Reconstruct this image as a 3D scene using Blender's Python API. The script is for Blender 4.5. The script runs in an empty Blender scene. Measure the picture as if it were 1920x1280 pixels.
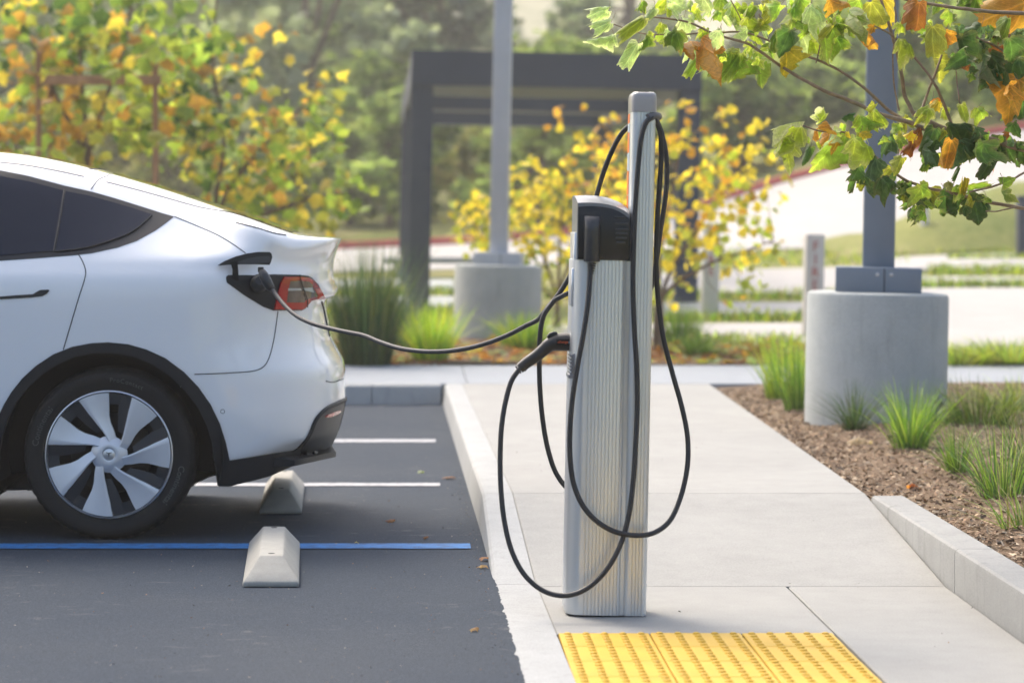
import bpy, bmesh, math, random
import numpy as np
from mathutils import Vector, Matrix, geometry, noise
from mathutils.bvhtree import BVHTree

random.seed(7)
rng = np.random.default_rng(7)
sc = bpy.context.scene
COL = sc.collection

# ------------------------------------------------------------------ camera
CH, CF, VX, VY = 1.31, 5000.0, 785.0, 425.0      # eye height, focal length and principal point (in photo pixels)
cam_d = bpy.data.cameras.new("camera")
cam_d.sensor_width = 36.0
cam_d.lens = CF * 36.0 / 1920.0
cam_d.shift_x = (960 - VX) / 1920.0
cam_d.shift_y = -(640 - VY) / 1920.0
cam_d.clip_start = 0.05
cam_d.clip_end = 3000
cam_d.dof.use_dof = True
cam_d.dof.focus_distance = 9.9
cam_d.dof.aperture_fstop = 2.8
cam_d.dof.aperture_blades = 0
cam = bpy.data.objects.new("camera", cam_d)
COL.objects.link(cam)
cam.location = (0, 0, CH)
cam.rotation_euler = (math.radians(90), 0, 0)
sc.camera = cam

# ------------------------------------------------------------------ sky, sun, exposure
SUN_EL, SUN_AZ = math.radians(48), math.radians(-32)      # veiled sun beyond the scene, to the left
world = bpy.data.worlds.new("World")
sc.world = world
world.use_nodes = True
wn = world.node_tree.nodes
bg = wn["Background"]
sky = wn.new("ShaderNodeTexSky")
sky.sky_type = 'NISHITA'
sky.sun_disc = False
sky.sun_elevation = SUN_EL
sky.sun_rotation = SUN_AZ
sky.air_density = 1.0
sky.dust_density = 6.0
sky.ozone_density = 1.0
world.node_tree.links.new(sky.outputs[0], bg.inputs[0])
bg.inputs[1].default_value = 0.15
sun_d = bpy.data.lights.new("sun", 'SUN')
sun_d.energy = 1.1
sun_d.angle = math.radians(22)
sun_d.color = (1.0, 0.93, 0.83)
sun = bpy.data.objects.new("sun", sun_d)
COL.objects.link(sun)
sun.rotation_euler = (-(math.pi / 2 - SUN_EL), 0, -SUN_AZ)
sun.location = (0, 20, 30)
sc.view_settings.view_transform = 'Standard'
sc.view_settings.look = 'None'
sc.view_settings.gamma = 1.0
sc.view_settings.exposure = 1.22
sc.view_settings.use_curve_mapping = False
sc.render.engine = 'CYCLES'
sc.cycles.use_denoising = True
sc.cycles.denoising_prefilter = 'ACCURATE'
sc.cycles.denoising_input_passes = 'RGB_ALBEDO_NORMAL'
sc.cycles.max_bounces = 8
sc.cycles.diffuse_bounces = 3
sc.cycles.glossy_bounces = 3
sc.cycles.transmission_bounces = 4
sc.cycles.transparent_max_bounces = 8
sc.cycles.volume_bounces = 1
sc.cycles.caustics_reflective = False
sc.cycles.caustics_refractive = False

# ------------------------------------------------------------------ helpers
WL = {}

def G(px, py, z=0.0):
    """point on the level z that the photo shows at (px, py)"""
    Y = CF * (CH - z) / (py - VY)
    return Vector(((px - VX) * Y / CF, Y, z))

def P(px, py, Y):
    """point at distance Y that the photo shows at (px, py)"""
    return Vector(((px - VX) * Y / CF, Y, CH - (py - VY) * Y / CF))

def wl(o):
    return WL.get(o.name, Vector((0, 0, 0)))

def thing(name, label, cat, loc=(0, 0, 0), group=None):
    o = bpy.data.objects.new(name, None)
    o.empty_display_size = 0.05
    COL.objects.link(o)
    o.location = loc
    WL[o.name] = Vector(loc)
    o["label"] = label
    o["category"] = cat
    if group:
        o["group"] = group
    return o

def tag(o, label=None, cat=None, group=None, kind=None):
    if label: o["label"] = label
    if cat: o["category"] = cat
    if group: o["group"] = group
    if kind: o["kind"] = kind
    return o

def mk(name, verts, faces, mat, parent=None, smooth=False, cols=None, edges=()):
    me = bpy.data.meshes.new(name)
    v = np.asarray([tuple(a) for a in verts] if not isinstance(verts, np.ndarray) else verts, dtype=float)
    if parent is not None:
        v = v - np.array(wl(parent))
    me.from_pydata(v.tolist(), list(edges), [list(map(int, f)) for f in faces])
    if smooth is True:
        me.shade_smooth()
    elif smooth:
        me.shade_smooth()
        try:
            me.set_sharp_from_angle(angle=math.radians(smooth))
        except Exception:
            pass
    if cols is not None:
        ca = me.color_attributes.new("col", 'FLOAT_COLOR', 'POINT')
        c = np.ones((len(v), 4)); c[:, :3] = np.asarray(cols)[:, :3]
        ca.data.foreach_set("color", c.ravel())
    if mat is not None:
        for m in (mat if isinstance(mat, (list, tuple)) else [mat]):
            me.materials.append(m)
    o = bpy.data.objects.new(name, me)
    COL.objects.link(o)
    if parent is not None:
        o.parent = parent
        WL[o.name] = wl(parent)
    return o

def fast_mesh(name, V, FV, mat, parent=None, cols=None, smooth=False):
    """V (n,3) float, FV (m,k) int with one k for all faces"""
    me = bpy.data.meshes.new(name)
    V = np.asarray(V, dtype=np.float32)
    if parent is not None:
        V = V - np.array(wl(parent), dtype=np.float32)
    FV = np.asarray(FV, dtype=np.int32)
    m, k = FV.shape
    me.vertices.add(len(V)); me.vertices.foreach_set("co", V.ravel())
    me.loops.add(m * k); me.loops.foreach_set("vertex_index", FV.ravel())
    me.polygons.add(m)
    me.polygons.foreach_set("loop_start", np.arange(0, m * k, k, dtype=np.int32))
    me.polygons.foreach_set("loop_total", np.full(m, k, dtype=np.int32))
    if smooth:
        me.polygons.foreach_set("use_smooth", np.ones(m, dtype=bool))
    me.update(calc_edges=True)
    if cols is not None:
        ca = me.color_attributes.new("col", 'FLOAT_COLOR', 'POINT')
        c = np.ones((len(V), 4), dtype=np.float32); c[:, :3] = cols
        ca.data.foreach_set("color", c.ravel())
    if mat is not None: me.materials.append(mat)
    o = bpy.data.objects.new(name, me)
    COL.objects.link(o)
    if parent is not None:
        o.parent = parent; WL[o.name] = wl(parent)
    return o

def bm_obj(name, bm, mat, parent=None, smooth=False):
    bm.normal_update()
    v = [x.co.copy() for x in bm.verts]
    bm.verts.index_update()
    f = [[x.index for x in fc.verts] for fc in bm.faces]
    bm.free()
    return mk(name, v, f, mat, parent, smooth)

def box(name, x0, x1, y0, y1, z0, z1, mat, parent=None, bevel=0.0, smooth=False, xf=None, segs=2):
    bm = bmesh.new()
    bmesh.ops.create_cube(bm, size=1.0)
    for v in bm.verts:
        v.co = Vector(((x0 + x1) / 2 + v.co.x * (x1 - x0), (y0 + y1) / 2 + v.co.y * (y1 - y0), (z0 + z1) / 2 + v.co.z * (z1 - z0)))
    if bevel:
        bmesh.ops.bevel(bm, geom=list(bm.edges), offset=bevel, segments=segs, affect='EDGES', profile=0.5)
    if xf:
        for v in bm.verts: v.co = xf(v.co)
    return bm_obj(name, bm, mat, parent, 30 if bevel else smooth)

def prism(name, poly, axis, a0, a1, mat, parent=None, bevel=0.0, xf=None, smooth=30, segs=2):
    """polygon extruded: axis 'x' poly=(y,z), 'y' poly=(x,z), 'z' poly=(x,y)"""
    def pt(p, a):
        return Vector((a, p[0], p[1])) if axis == 'x' else Vector((p[0], a, p[1])) if axis == 'y' else Vector((p[0], p[1], a))
    bm = bmesh.new()
    A = [bm.verts.new(pt(p, a0)) for p in poly]
    B = [bm.verts.new(pt(p, a1)) for p in poly]
    n = len(poly)
    bm.faces.new(A); bm.faces.new(B[::-1])
    for i in range(n):
        bm.faces.new((A[i], B[i], B[(i + 1) % n], A[(i + 1) % n]))
    bmesh.ops.recalc_face_normals(bm, faces=bm.faces)
    if bevel:
        bmesh.ops.bevel(bm, geom=list(bm.edges), offset=bevel, segments=segs, affect='EDGES', profile=0.5, clamp_overlap=True)
    if xf:
        for v in bm.verts: v.co = xf(v.co)
    return bm_obj(name, bm, mat, parent, smooth)

def crom(pts, n=8, closed=False):
    """Catmull-Rom through the points"""
    P_ = [np.array(p, dtype=float) for p in pts]
    out = []
    N = len(P_)
    for i in range(N - 1):
        p0 = P_[max(i - 1, 0)]; p1 = P_[i]; p2 = P_[i + 1]; p3 = P_[min(i + 2, N - 1)]
        if i == 0: p0 = 2 * p1 - p2
        if i == N - 2: p3 = 2 * p2 - p1
        # centripetal
        d1 = max(np.linalg.norm(p1 - p0), 1e-6) ** .5; d2 = max(np.linalg.norm(p2 - p1), 1e-6) ** .5; d3 = max(np.linalg.norm(p3 - p2), 1e-6) ** .5
        m1 = (p1 - p0) / d1 - (p2 - p0) / (d1 + d2) + (p2 - p1) / d2
        m2 = (p2 - p1) / d2 - (p3 - p1) / (d2 + d3) + (p3 - p2) / d3
        m1 *= d2; m2 *= d2
        for k in range(n):
            t = k / n
            out.append((2 * t**3 - 3 * t**2 + 1) * p1 + (t**3 - 2 * t**2 + t) * m1 + (-2 * t**3 + 3 * t**2) * p2 + (t**3 - t**2) * m2)
    out.append(P_[-1])
    return out

def tube_vf(pts, rad, nseg=10, cap=True, base=0):
    pts = [Vector(p) for p in pts]
    N = len(pts)
    if not hasattr(rad, '__len__'): rad = [rad] * N
    tang = []
    for i in range(N):
        t = (pts[min(i + 1, N - 1)] - pts[max(i - 1, 0)])
        tang.append(t.normalized() if t.length > 1e-9 else Vector((0, 0, 1)))
    up = Vector((0, 0, 1)) if abs(tang[0].z) < .9 else Vector((1, 0, 0))
    nrm = (up - tang[0] * up.dot(tang[0])).normalized()
    V, Fs = [], []
    for i in range(N):
        nrm = (nrm - tang[i] * nrm.dot(tang[i]))
        nrm = nrm.normalized() if nrm.length > 1e-6 else tang[i].orthogonal().normalized()
        b = tang[i].cross(nrm)
        for k in range(nseg):
            a = 2 * math.pi * k / nseg
            V.append(pts[i] + (nrm * math.cos(a) + b * math.sin(a)) * rad[i])
    for i in range(N - 1):
        for k in range(nseg):
            a = base + i * nseg + k; a2 = base + i * nseg + (k + 1) % nseg
            Fs.append((a, a2, a2 + nseg, a + nseg))
    if cap:
        Fs.append([base + k for k in range(nseg)][::-1])
        Fs.append([base + (N - 1) * nseg + k for k in range(nseg)])
    return V, Fs

def tube(name, pts, rad, mat, parent=None, nseg=10, cap=True):
    V, Fs = tube_vf(pts, rad, nseg, cap)
    return mk(name, V, Fs, mat, parent, 50)

def lathe(name, prof, center, mat, parent=None, n=48, axis='z', smooth=35, xf=None, caps=True):
    """prof list of (r, h) ; axis through center"""
    V, Fs = [], []
    c = Vector(center)
    for (r, h) in prof:
        for k in range(n):
            a = 2 * math.pi * k / n
            if axis == 'z': p = Vector((r * math.cos(a), r * math.sin(a), h))
            elif axis == 'y': p = Vector((r * math.cos(a), h, r * math.sin(a)))
            else: p = Vector((h, r * math.cos(a), r * math.sin(a)))
            p = c + p
            V.append(xf(p) if xf else p)
    m = len(prof)
    for i in range(m - 1):
        for k in range(n):
            a = i * n + k; b = i * n + (k + 1) % n
            Fs.append((a, b, b + n, a + n))
    if caps and prof[0][0] > 1e-6: Fs.append([k for k in range(n)][::-1])
    if caps and prof[-1][0] > 1e-6: Fs.append([(m - 1) * n + k for k in range(n)])
    return mk(name, V, Fs, mat, parent, smooth)

def dup(o, name=None, parent=None):
    c = o.copy()
    if name: c.name = name
    COL.objects.link(c)
    c.parent = parent
    return c

# ------------------------------------------------------------------ materials
def nodes_of(name):
    m = bpy.data.materials.new(name)
    m.use_nodes = True
    nt = m.node_tree
    b = nt.nodes["Principled BSDF"]
    return m, nt, b

def ramp(nt, fac, stops, interp='LINEAR'):
    r = nt.nodes.new("ShaderNodeValToRGB")
    r.color_ramp.interpolation = interp
    el = r.color_ramp.elements
    while len(el) < len(stops): el.new(0.5)
    for e, (p, c) in zip(el, stops):
        e.position = p
        e.color = (c[0], c[1], c[2], 1) if hasattr(c, '__len__') else (c, c, c, 1)
    nt.links.new(fac, r.inputs[0])
    return r.outputs[0]

def noise_tex(nt, scale, detail=4, rough=.55, vec=None, dist=0.0):
    n = nt.nodes.new("ShaderNodeTexNoise")
    n.inputs["Scale"].default_value = scale
    n.inputs["Detail"].default_value = detail
    n.inputs["Roughness"].default_value = rough
    n.inputs["Distortion"].default_value = dist
    if vec is not None: nt.links.new(vec, n.inputs["Vector"])
    return n.outputs["Fac"]

def coords(nt, scale=(1, 1, 1), kind="Object"):
    t = nt.nodes.new("ShaderNodeTexCoord")
    mp = nt.nodes.new("ShaderNodeMapping")
    mp.inputs["Scale"].default_value = scale
    nt.links.new(t.outputs[kind], mp.inputs["Vector"])
    return mp.outputs[0]

def mixc(nt, fac, a, b, blend='MIX'):
    m = nt.nodes.new("ShaderNodeMix")
    m.data_type = 'RGBA'; m.blend_type = blend
    if isinstance(fac, (int, float)): m.inputs[0].default_value = fac
    else: nt.links.new(fac, m.inputs[0])
    for i, s in ((6, a), (7, b)):
        if hasattr(s, 'is_linked') or isinstance(s, bpy.types.NodeSocket): nt.links.new(s, m.inputs[i])
        else: m.inputs[i].default_value = (s[0], s[1], s[2], 1)
    return m.outputs[2]

def bump(nt, b, h, strength=.3, dist=.01):
    bn = nt.nodes.new("ShaderNodeBump")
    bn.inputs["Strength"].default_value = strength
    bn.inputs["Distance"].default_value = dist
    nt.links.new(h, bn.inputs["Height"])
    nt.links.new(bn.outputs[0], b.inputs["Normal"])

def pmat(name, col, rough=.5, metal=0.0, var=.12, scale=3.0, bmp=None, coat=0.0, spec=.5, scale3=(1, 1, 1)):
    m, nt, b = nodes_of(name)
    v = coords(nt, scale3)
    n = noise_tex(nt, scale, 6, .6, v)
    c = ramp(nt, n, [(.3, [x * (1 - var) for x in col]), (.7, [min(1, x * (1 + var)) for x in col])])
    nt.links.new(c, b.inputs["Base Color"])
    b.inputs["Roughness"].default_value = rough
    b.inputs["Metallic"].default_value = metal
    b.inputs["Specular IOR Level"].default_value = spec
    if coat:
        b.inputs["Coat Weight"].default_value = coat
        b.inputs["Coat Roughness"].default_value = .03
    if bmp:
        bump(nt, b, noise_tex(nt, bmp[0], 5, .6, v), bmp[1], bmp[2] if len(bmp) > 2 else .005)
    return m

M = {}

def concrete(name, base, warm=0.0, stain=.25, scale=1.0, streak=0.0):
    m, nt, b = nodes_of(name)
    v = coords(nt, (scale, scale, scale))
    big = noise_tex(nt, .9, 5, .6, v, .4)
    mid = noise_tex(nt, 7, 6, .65, v)
    fine = noise_tex(nt, 160, 3, .7, v)
    c0 = [x for x in base]
    dark = [x * (1 - stain) for x in base]
    c1 = ramp(nt, big, [(.3, dark), (.62, c0)])
    c2 = mixc(nt, .5, c1, ramp(nt, mid, [(.3, [x * .8 for x in base]), (.7, [min(.9, x * 1.15) for x in base])]))
    c3 = mixc(nt, .34, c2, ramp(nt, fine, [(.35, [x * .6 for x in base]), (.65, [min(.95, x * 1.25) for x in base])]))
    nt.links.new(c3, b.inputs["Base Color"])
    b.inputs["Roughness"].default_value = .85
    b.inputs["Specular IOR Level"].default_value = .3
    if streak:
        vv = coords(nt, (7, 7, .8))
        sn = noise_tex(nt, 2.2, 5, .65, vv, .3)
        c4 = mixc(nt, ramp(nt, sn, [(.55, 0), (.72, streak)]), c3, [x * .35 for x in base])
        nt.links.new(c4, b.inputs["Base Color"])
    bump(nt, b, fine, .25, .002)
    return m

M['conc'] = concrete("concrete_walkway", (.33, .33, .312), stain=.32)
M['conc_kerb'] = concrete("concrete_kerb", (.375, .385, .38), stain=.28, streak=.25)
M['conc_bed'] = concrete("concrete_bed_kerb", (.315, .32, .31), stain=.35, streak=.35)
M['conc_cool'] = concrete("concrete_sidewalk", (.30, .325, .35), stain=.14)
M['conc_base'] = concrete("concrete_plinth", (.42, .445, .435), stain=.36, streak=.35)
M['conc_stop'] = concrete("concrete_wheel_stop", (.38, .375, .34), stain=.35, scale=3)
M['conc_road'] = concrete("concrete_road", (.43, .415, .39), stain=.16, scale=.3)

def asphalt():
    m, nt, b = nodes_of("asphalt_paving")
    v = coords(nt)
    big = noise_tex(nt, .7, 5, .6, v, .3)
    agg = noise_tex(nt, 220, 2, .6, v)
    vor = nt.nodes.new("ShaderNodeTexVoronoi"); vor.inputs["Scale"].default_value = 130
    nt.links.new(v, vor.inputs["Vector"])
    c1 = ramp(nt, big, [(.3, (.014, .026, .043)), (.7, (.024, .038, .060))])
    c2 = mixc(nt, .6, c1, ramp(nt, agg, [(.35, (.005, .010, .018)), (.7, (.068, .088, .118))]))
    # pale scuffs dragged along the bays
    vs = coords(nt, (2.2, 4.6, 1))
    sc1 = noise_tex(nt, 2.3, 6, .7, vs, .6)
    sm = noise_tex(nt, .55, 2, .5, v)
    fac = ramp(nt, sc1, [(.59, 0), (.70, .42)])
    fac2 = ramp(nt, sm, [(.42, 0), (.58, 1)])
    mm = nt.nodes.new("ShaderNodeMath"); mm.operation = 'MULTIPLY'
    nt.links.new(fac, mm.inputs[0]); nt.links.new(fac2, mm.inputs[1])
    c3 = mixc(nt, mm.outputs[0], c2, (.22, .22, .21))
    nt.links.new(c3, b.inputs["Base Color"])
    rr = ramp(nt, big, [(.3, .80), (.7, .95)])
    nt.links.new(rr, b.inputs["Roughness"])
    b.inputs["Specular IOR Level"].default_value = .22
    bump(nt, b, agg, .55, .004)
    return m
M['asphalt'] = asphalt()

def ground_mat():
    m, nt, b = nodes_of("dry_meadow_ground")
    v = coords(nt)
    n1 = noise_tex(nt, .35, 5, .6, v, .5)
    n2 = noise_tex(nt, 6, 5, .7, v)
    c1 = ramp(nt, n1, [(.32, (.17, .22, .055)), (.5, (.28, .29, .09)), (.68, (.40, .35, .17))])
    c2 = mixc(nt, .4, c1, ramp(nt, n2, [(.3, (.05, .065, .02)), (.7, (.27, .26, .10))]))
    nt.links.new(c2, b.inputs["Base Color"])
    b.inputs["Roughness"].default_value = .95
    b.inputs["Specular IOR Level"].default_value = .1
    bump(nt, b, n2, .8, .05)
    return m
M['ground'] = ground_mat()

def dry_mat():
    m, nt, b = nodes_of("dry_hill_grass")
    v = coords(nt)
    n1 = noise_tex(nt, .05, 5, .6, v, .5)
    n2 = noise_tex(nt, .5, 5, .7, v)
    c1 = ramp(nt, n1, [(.35, (.30, .30, .18)), (.5, (.50, .46, .31)), (.65, (.60, .55, .40))])
    c2 = mixc(nt, .3, c1, ramp(nt, n2, [(.3, (.25, .26, .15)), (.7, (.65, .60, .45))]))
    nt.links.new(c2, b.inputs["Base Color"])
    b.inputs["Roughness"].default_value = .95
    b.inputs["Specular IOR Level"].default_value = .1
    return m
M['drygrass'] = dry_mat()

def mulch_mat():
    m, nt, b = nodes_of("bark_mulch")
    v = coords(nt)
    n1 = noise_tex(nt, 45, 4, .7, v, .8)
    n2 = noise_tex(nt, 1.6, 3, .6, v)
    c1 = ramp(nt, n1, [(.3, (.07, .047, .030)), (.5, (.21, .145, .092)), (.72, (.45, .34, .225))])
    c2 = mixc(nt, .3, c1, ramp(nt, n2, [(.3, (.08, .05, .034)), (.7, (.22, .16, .11))]))
    nt.links.new(c2, b.inputs["Base Color"])
    b.inputs["Roughness"].default_value = .95
    b.inputs["Specular IOR Level"].default_value = .15
    bump(nt, b, n1, 1.0, .02)
    return m
M['mulch'] = mulch_mat()

def attr_leaf(name, trans=.45, rough=.55, vein=0.0):
    m, nt, b = nodes_of(name)
    at = nt.nodes.new("ShaderNodeAttribute"); at.attribute_name = "col"
    oi = nt.nodes.new("ShaderNodeObjectInfo")
    v = coords(nt)
    n = noise_tex(nt, 9 if vein else 30, 3, .6, v)
    hs = nt.nodes.new("ShaderNodeHueSaturation")
    vein_fac = None
    if vein:
        tc = nt.nodes.new("ShaderNodeTexCoord"); sx_ = nt.nodes.new("ShaderNodeSeparateXYZ")
        nt.links.new(tc.outputs["Object"], sx_.inputs[0])
        def mth(op, a, b_=None):
            q = nt.nodes.new("ShaderNodeMath"); q.operation = op
            for i_, s_ in enumerate((a, b_)):
                if s_ is None: continue
                if isinstance(s_, (int, float)): q.inputs[i_].default_value = s_
                else: nt.links.new(s_, q.inputs[i_])
            return q.outputs[0]
        ang_ = mth('ARCTAN2', sx_.outputs[0], mth('ADD', sx_.outputs[1], .02))
        pp_ = mth('PINGPONG', ang_, .31)
        rad_ = mth('SQRT', mth('ADD', mth('MULTIPLY', sx_.outputs[0], sx_.outputs[0]), mth('MULTIPLY', sx_.outputs[1], sx_.outputs[1])))
        wid_ = mth('MULTIPLY', pp_, rad_)
        vein_fac = ramp(nt, wid_, [(.0, 1.0), (.022, .0)])
        fan_ = mth('PINGPONG', mth('ADD', rad_, mth('MULTIPLY', pp_, -.9)), .055)
        vein2 = ramp(nt, fan_, [(.0, .55), (.010, .0)])
        vein_fac = mth('MAXIMUM', vein_fac, vein2)
    mr = nt.nodes.new("ShaderNodeMapRange")
    nt.links.new(oi.outputs["Random"], mr.inputs[0])
    mr.inputs[3].default_value = .72; mr.inputs[4].default_value = 1.25
    nt.links.new(mr.outputs[0], hs.inputs["Value"])
    nt.links.new(at.outputs["Color"], hs.inputs["Color"])
    c = mixc(nt, .5, hs.outputs[0], mixc(nt, 1.0, hs.outputs[0], ramp(nt, n, [(.3, .6), (.7, 1.3)]), 'MULTIPLY'))
    if vein_fac is not None:
        c = mixc(nt, vein_fac, c, mixc(nt, 1.0, c, (1.55, 1.5, 1.6), 'MULTIPLY'))
        bump(nt, b, vein_fac, .5, .01)
    nt.links.new(c, b.inputs["Base Color"])
    b.inputs["Roughness"].default_value = rough
    b.inputs["Specular IOR Level"].default_value = .35
    tr = nt.nodes.new("ShaderNodeBsdfTranslucent")
    br = mixc(nt, 1.0, c, (1.25, 1.3, .8), 'MULTIPLY')
    nt.links.new(br, tr.inputs[0])
    mx = nt.nodes.new("ShaderNodeMixShader"); mx.inputs[0].default_value = trans
    nt.links.new(b.outputs[0], mx.inputs[1]); nt.links.new(tr.outputs[0], mx.inputs[2])
    nt.links.new(mx.outputs[0], nt.nodes["Material Output"].inputs[0])
    return m
M['leaf'] = attr_leaf("leaf_blade", .52, .5, 1)
M['foliage'] = attr_leaf("foliage_mass", .58, .7)
M['grass'] = attr_leaf("grass_blade", .35, .5)

def attr_mat(name, rough=.9):
    m, nt, b = nodes_of(name)
    at = nt.nodes.new("ShaderNodeAttribute"); at.attribute_name = "col"
    v = coords(nt)
    n = noise_tex(nt, 120, 3, .6, v)
    c = mixc(nt, .4, at.outputs["Color"], mixc(nt, 1.0, at.outputs["Color"], ramp(nt, n, [(.3, .6), (.7, 1.3)]), 'MULTIPLY'))
    nt.links.new(c, b.inputs["Base Color"])
    b.inputs["Roughness"].default_value = rough
    b.inputs["Specular IOR Level"].default_value = .2
    return m
M['chips'] = attr_mat("wood_chips")

M['bark'] = pmat("bark", (.16, .11, .075), .9, 0, .35, 25, (60, .6, .01), scale3=(1, 1, .25))
M['twig'] = pmat("twig_bark", (.27, .19, .115), .7, 0, .35, 30, (80, .4, .004))
M['stake'] = pmat("stake_wood", (.36, .19, .09), .8, 0, .3, 8, (30, .4, .01), scale3=(1, 1, .2))
M['steel_grey'] = pmat("grey_powder_coat", (.17, .205, .25), .5, 0, .06, 4, spec=.4)
M['steel_hazed'] = pmat("hazed_grey_powder_coat", (.46, .48, .52), .5, 0, .05, 4, spec=.4)  # haze glow put into the coat colour of the far lamp
M['pergola'] = pmat("pergola_paint", (.048, .056, .078), .55, 0, .08, 3, spec=.35)
M['post_white'] = pmat("marker_post", (.55, .53, .50), .7, 0, .08, 5)
M['red_paint'] = pmat("red_kerb_paint", (.50, .10, .085), .8, 0, .15, 2)
M['red_letter'] = pmat("red_lettering", (.36, .05, .05), .7, 0, .1, 5)
M['blue_line'] = pmat("blue_line_paint", (.012, .145, .40), .75, 0, .25, 14, (200, .4, .003))
M['white_line'] = pmat("white_line_paint", (.38, .39, .41), .75, 0, .12, 14, (200, .4, .003))
def worn(m, under, amount):
    nt = m.node_tree; b = nt.nodes["Principled BSDF"]
    src = b.inputs["Base Color"].links[0].from_socket
    v = coords(nt)
    n = noise_tex(nt, 26, 6, .75, v)
    nt.links.new(mixc(nt, ramp(nt, n, [(.50, 0), (.66, amount)]), src, under), b.inputs["Base Color"])
worn(M['blue_line'], (.03, .05, .08), .8)
worn(M['white_line'], (.08, .09, .10), .75)
M['yellow'] = pmat("yellow_tactile", (.60, .37, .022), .62, 0, .10, 5, (160, .25, .002))
M['alu'] = pmat("brushed_aluminium", (.63, .66, .68), .38, .8, .015, 14, spec=.5, scale3=(1, 1, .02))
M['alu_trim'] = pmat("satin_aluminium", (.66, .68, .71), .3, .8, .05, 10)
M['cap'] = pmat("grey_plastic_cap", (.33, .32, .32), .3, 0, .05, 6, coat=.3)
M['head_black'] = pmat("black_plastic_housing", (.007, .0073, .0085), .34, 0, .1, 8, spec=.4)
M['head_grey'] = pmat("grey_plastic_cover", (.17, .18, .20), .35, 0, .05, 8, coat=.2)
M['rubber'] = pmat("black_rubber", (.012, .0125, .014), .48, 0, .15, 40)
M['cable'] = pmat("cable_sheath", (.013, .014, .017), .5, 0, .2, 25, (300, .15, .001))
M['cable_sky'] = pmat("sky_lit_cable_sheath", (.028, .030, .036), .6, 0, .25, 20, (300, .15, .001))  # greyer than the other cords: sky reflection put into the base colour
M['gland'] = pmat("satin_black_plastic", (.022, .023, .027), .3, 0, .1, 8, spec=.6)
M['clamp'] = pmat("dark_grey_rubber", (.10, .10, .105), .5, 0, .1, 20)
M['orange'] = pmat("orange_stripe", (.80, .20, .02), .5, 0, .05, 8)
M['label_white'] = pmat("label_print", (.45, .55, .62), .5, 0, .02, 8)
M['label_orange'] = pmat("label_print_orange", (.85, .12, .02), .5, 0, .02, 8)
M['bolt'] = pmat("zinc_bolt", (.5, .5, .5), .35, .9, .1, 20)

def paint():
    m, nt, b = nodes_of("white_car_paint")
    v = coords(nt)
    n = noise_tex(nt, 2.5, 3, .5, v)
    c = ramp(nt, n, [(.3, (.82, .835, .85)), (.7, (.85, .862, .875))])
    nt.links.new(c, b.inputs["Base Color"])
    b.inputs["Roughness"].default_value = .42
    b.inputs["Coat Weight"].default_value = 1.0
    b.inputs["Coat Roughness"].default_value = .015
    return m
M['paint'] = paint()
M['glass'] = pmat("tinted_glass", (.009, .013, .026), .05, 0, .1, 2, spec=.34)
M['roof_glass'] = pmat("dark_roof_glass", (.006, .007, .008), .12, 0, .1, 2, spec=.9, coat=1)
M['trim'] = pmat("black_trim", (.008, .0085, .010), .38, 0, .1, 8)
M['clad'] = pmat("black_cladding", (.0095, .0105, .0135), .55, 0, .12, 30, (250, .2, .002), spec=.35)
M['diffuser'] = pmat("grey_bumper_insert", (.045, .047, .050), .5, 0, .1, 30)
M['seam'] = pmat("panel_seam", (.02, .022, .026), .8, 0, .05, 8)
M['lens_red'] = pmat("red_lamp_lens", (.40, .004, .012), .12, 0, .1, 12, coat=1)
M['lens_clear'] = pmat("smoked_lamp_lens", (.085, .085, .075), .1, 0, .5, 14, coat=1)
M['lens_bar'] = pmat("lamp_bar", (.45, .48, .45), .3, 0, .1, 8)
M['tyre'] = pmat("tyre_rubber", (.010, .0095, .0095), .65, 0, .2, 20, (120, .3, .002), spec=.3)
M['tyre_text'] = pmat("tyre_lettering", (.075, .074, .074), .5, 0, .1, 20)
M['wheel_silver'] = pmat("wheel_cover_silver", (.66, .68, .71), .36, .35, .05, 6, coat=.35)
M['wheel_dark'] = pmat("wheel_cover_dark", (.012, .014, .019), .5, .0, .08, 8)
M['black'] = pmat("black_void", (.006, .006, .007), .9, 0, .1, 5)
M['brake'] = pmat("brake_iron", (.016, .014, .013), .7, .2, .3, 20)
M['reflector'] = pmat("red_reflector", (.45, .05, .03), .25, 0, .1, 20, coat=.6)

# ------------------------------------------------------------------ terrain heights
_FX = [P(x, y, 60.0) for x, y in ((300, 478), (630, 470), (880, 459), (1000, 450), (1150, 434), (1250, 412), (1357, 379), (1464, 346), (1595, 312), (1800, 266), (1950, 240), (2300, 215))]
_NX = [P(x, y, 46.0) for x, y in ((300, 516), (640, 512), (900, 506), (1200, 486), (1450, 470), (1700, 462), (1950, 455), (2300, 440))]
fxx, fxz = [p.x for p in _FX], [p.z for p in _FX]
nxx, nxz = [p.x for p in _NX], [p.z for p in _NX]

def sstep(t):
    t = min(1.0, max(0.0, t))
    return t * t * (3 - 2 * t)

def ter(X, Y):
    zn = float(np.interp(X, nxx, nxz)); zf = float(np.interp(X, fxx, fxz))
    if Y <= 23: return .13
    if Y <= 46: return .13 + (zn - .13) * (Y - 23) / 23.0
    if Y <= 60: return zn + (zf - zn) * (Y - 46) / 14.0
    z = zf + .075 * (min(Y, 125) - 60)
    if Y > 125: z -= .03 * (Y - 125)
    if Y > 70: z += min(1, (Y - 70) / 15) * .8 * noise.noise(Vector((X * .05, Y * .05, 3.1)))
    return z

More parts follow.
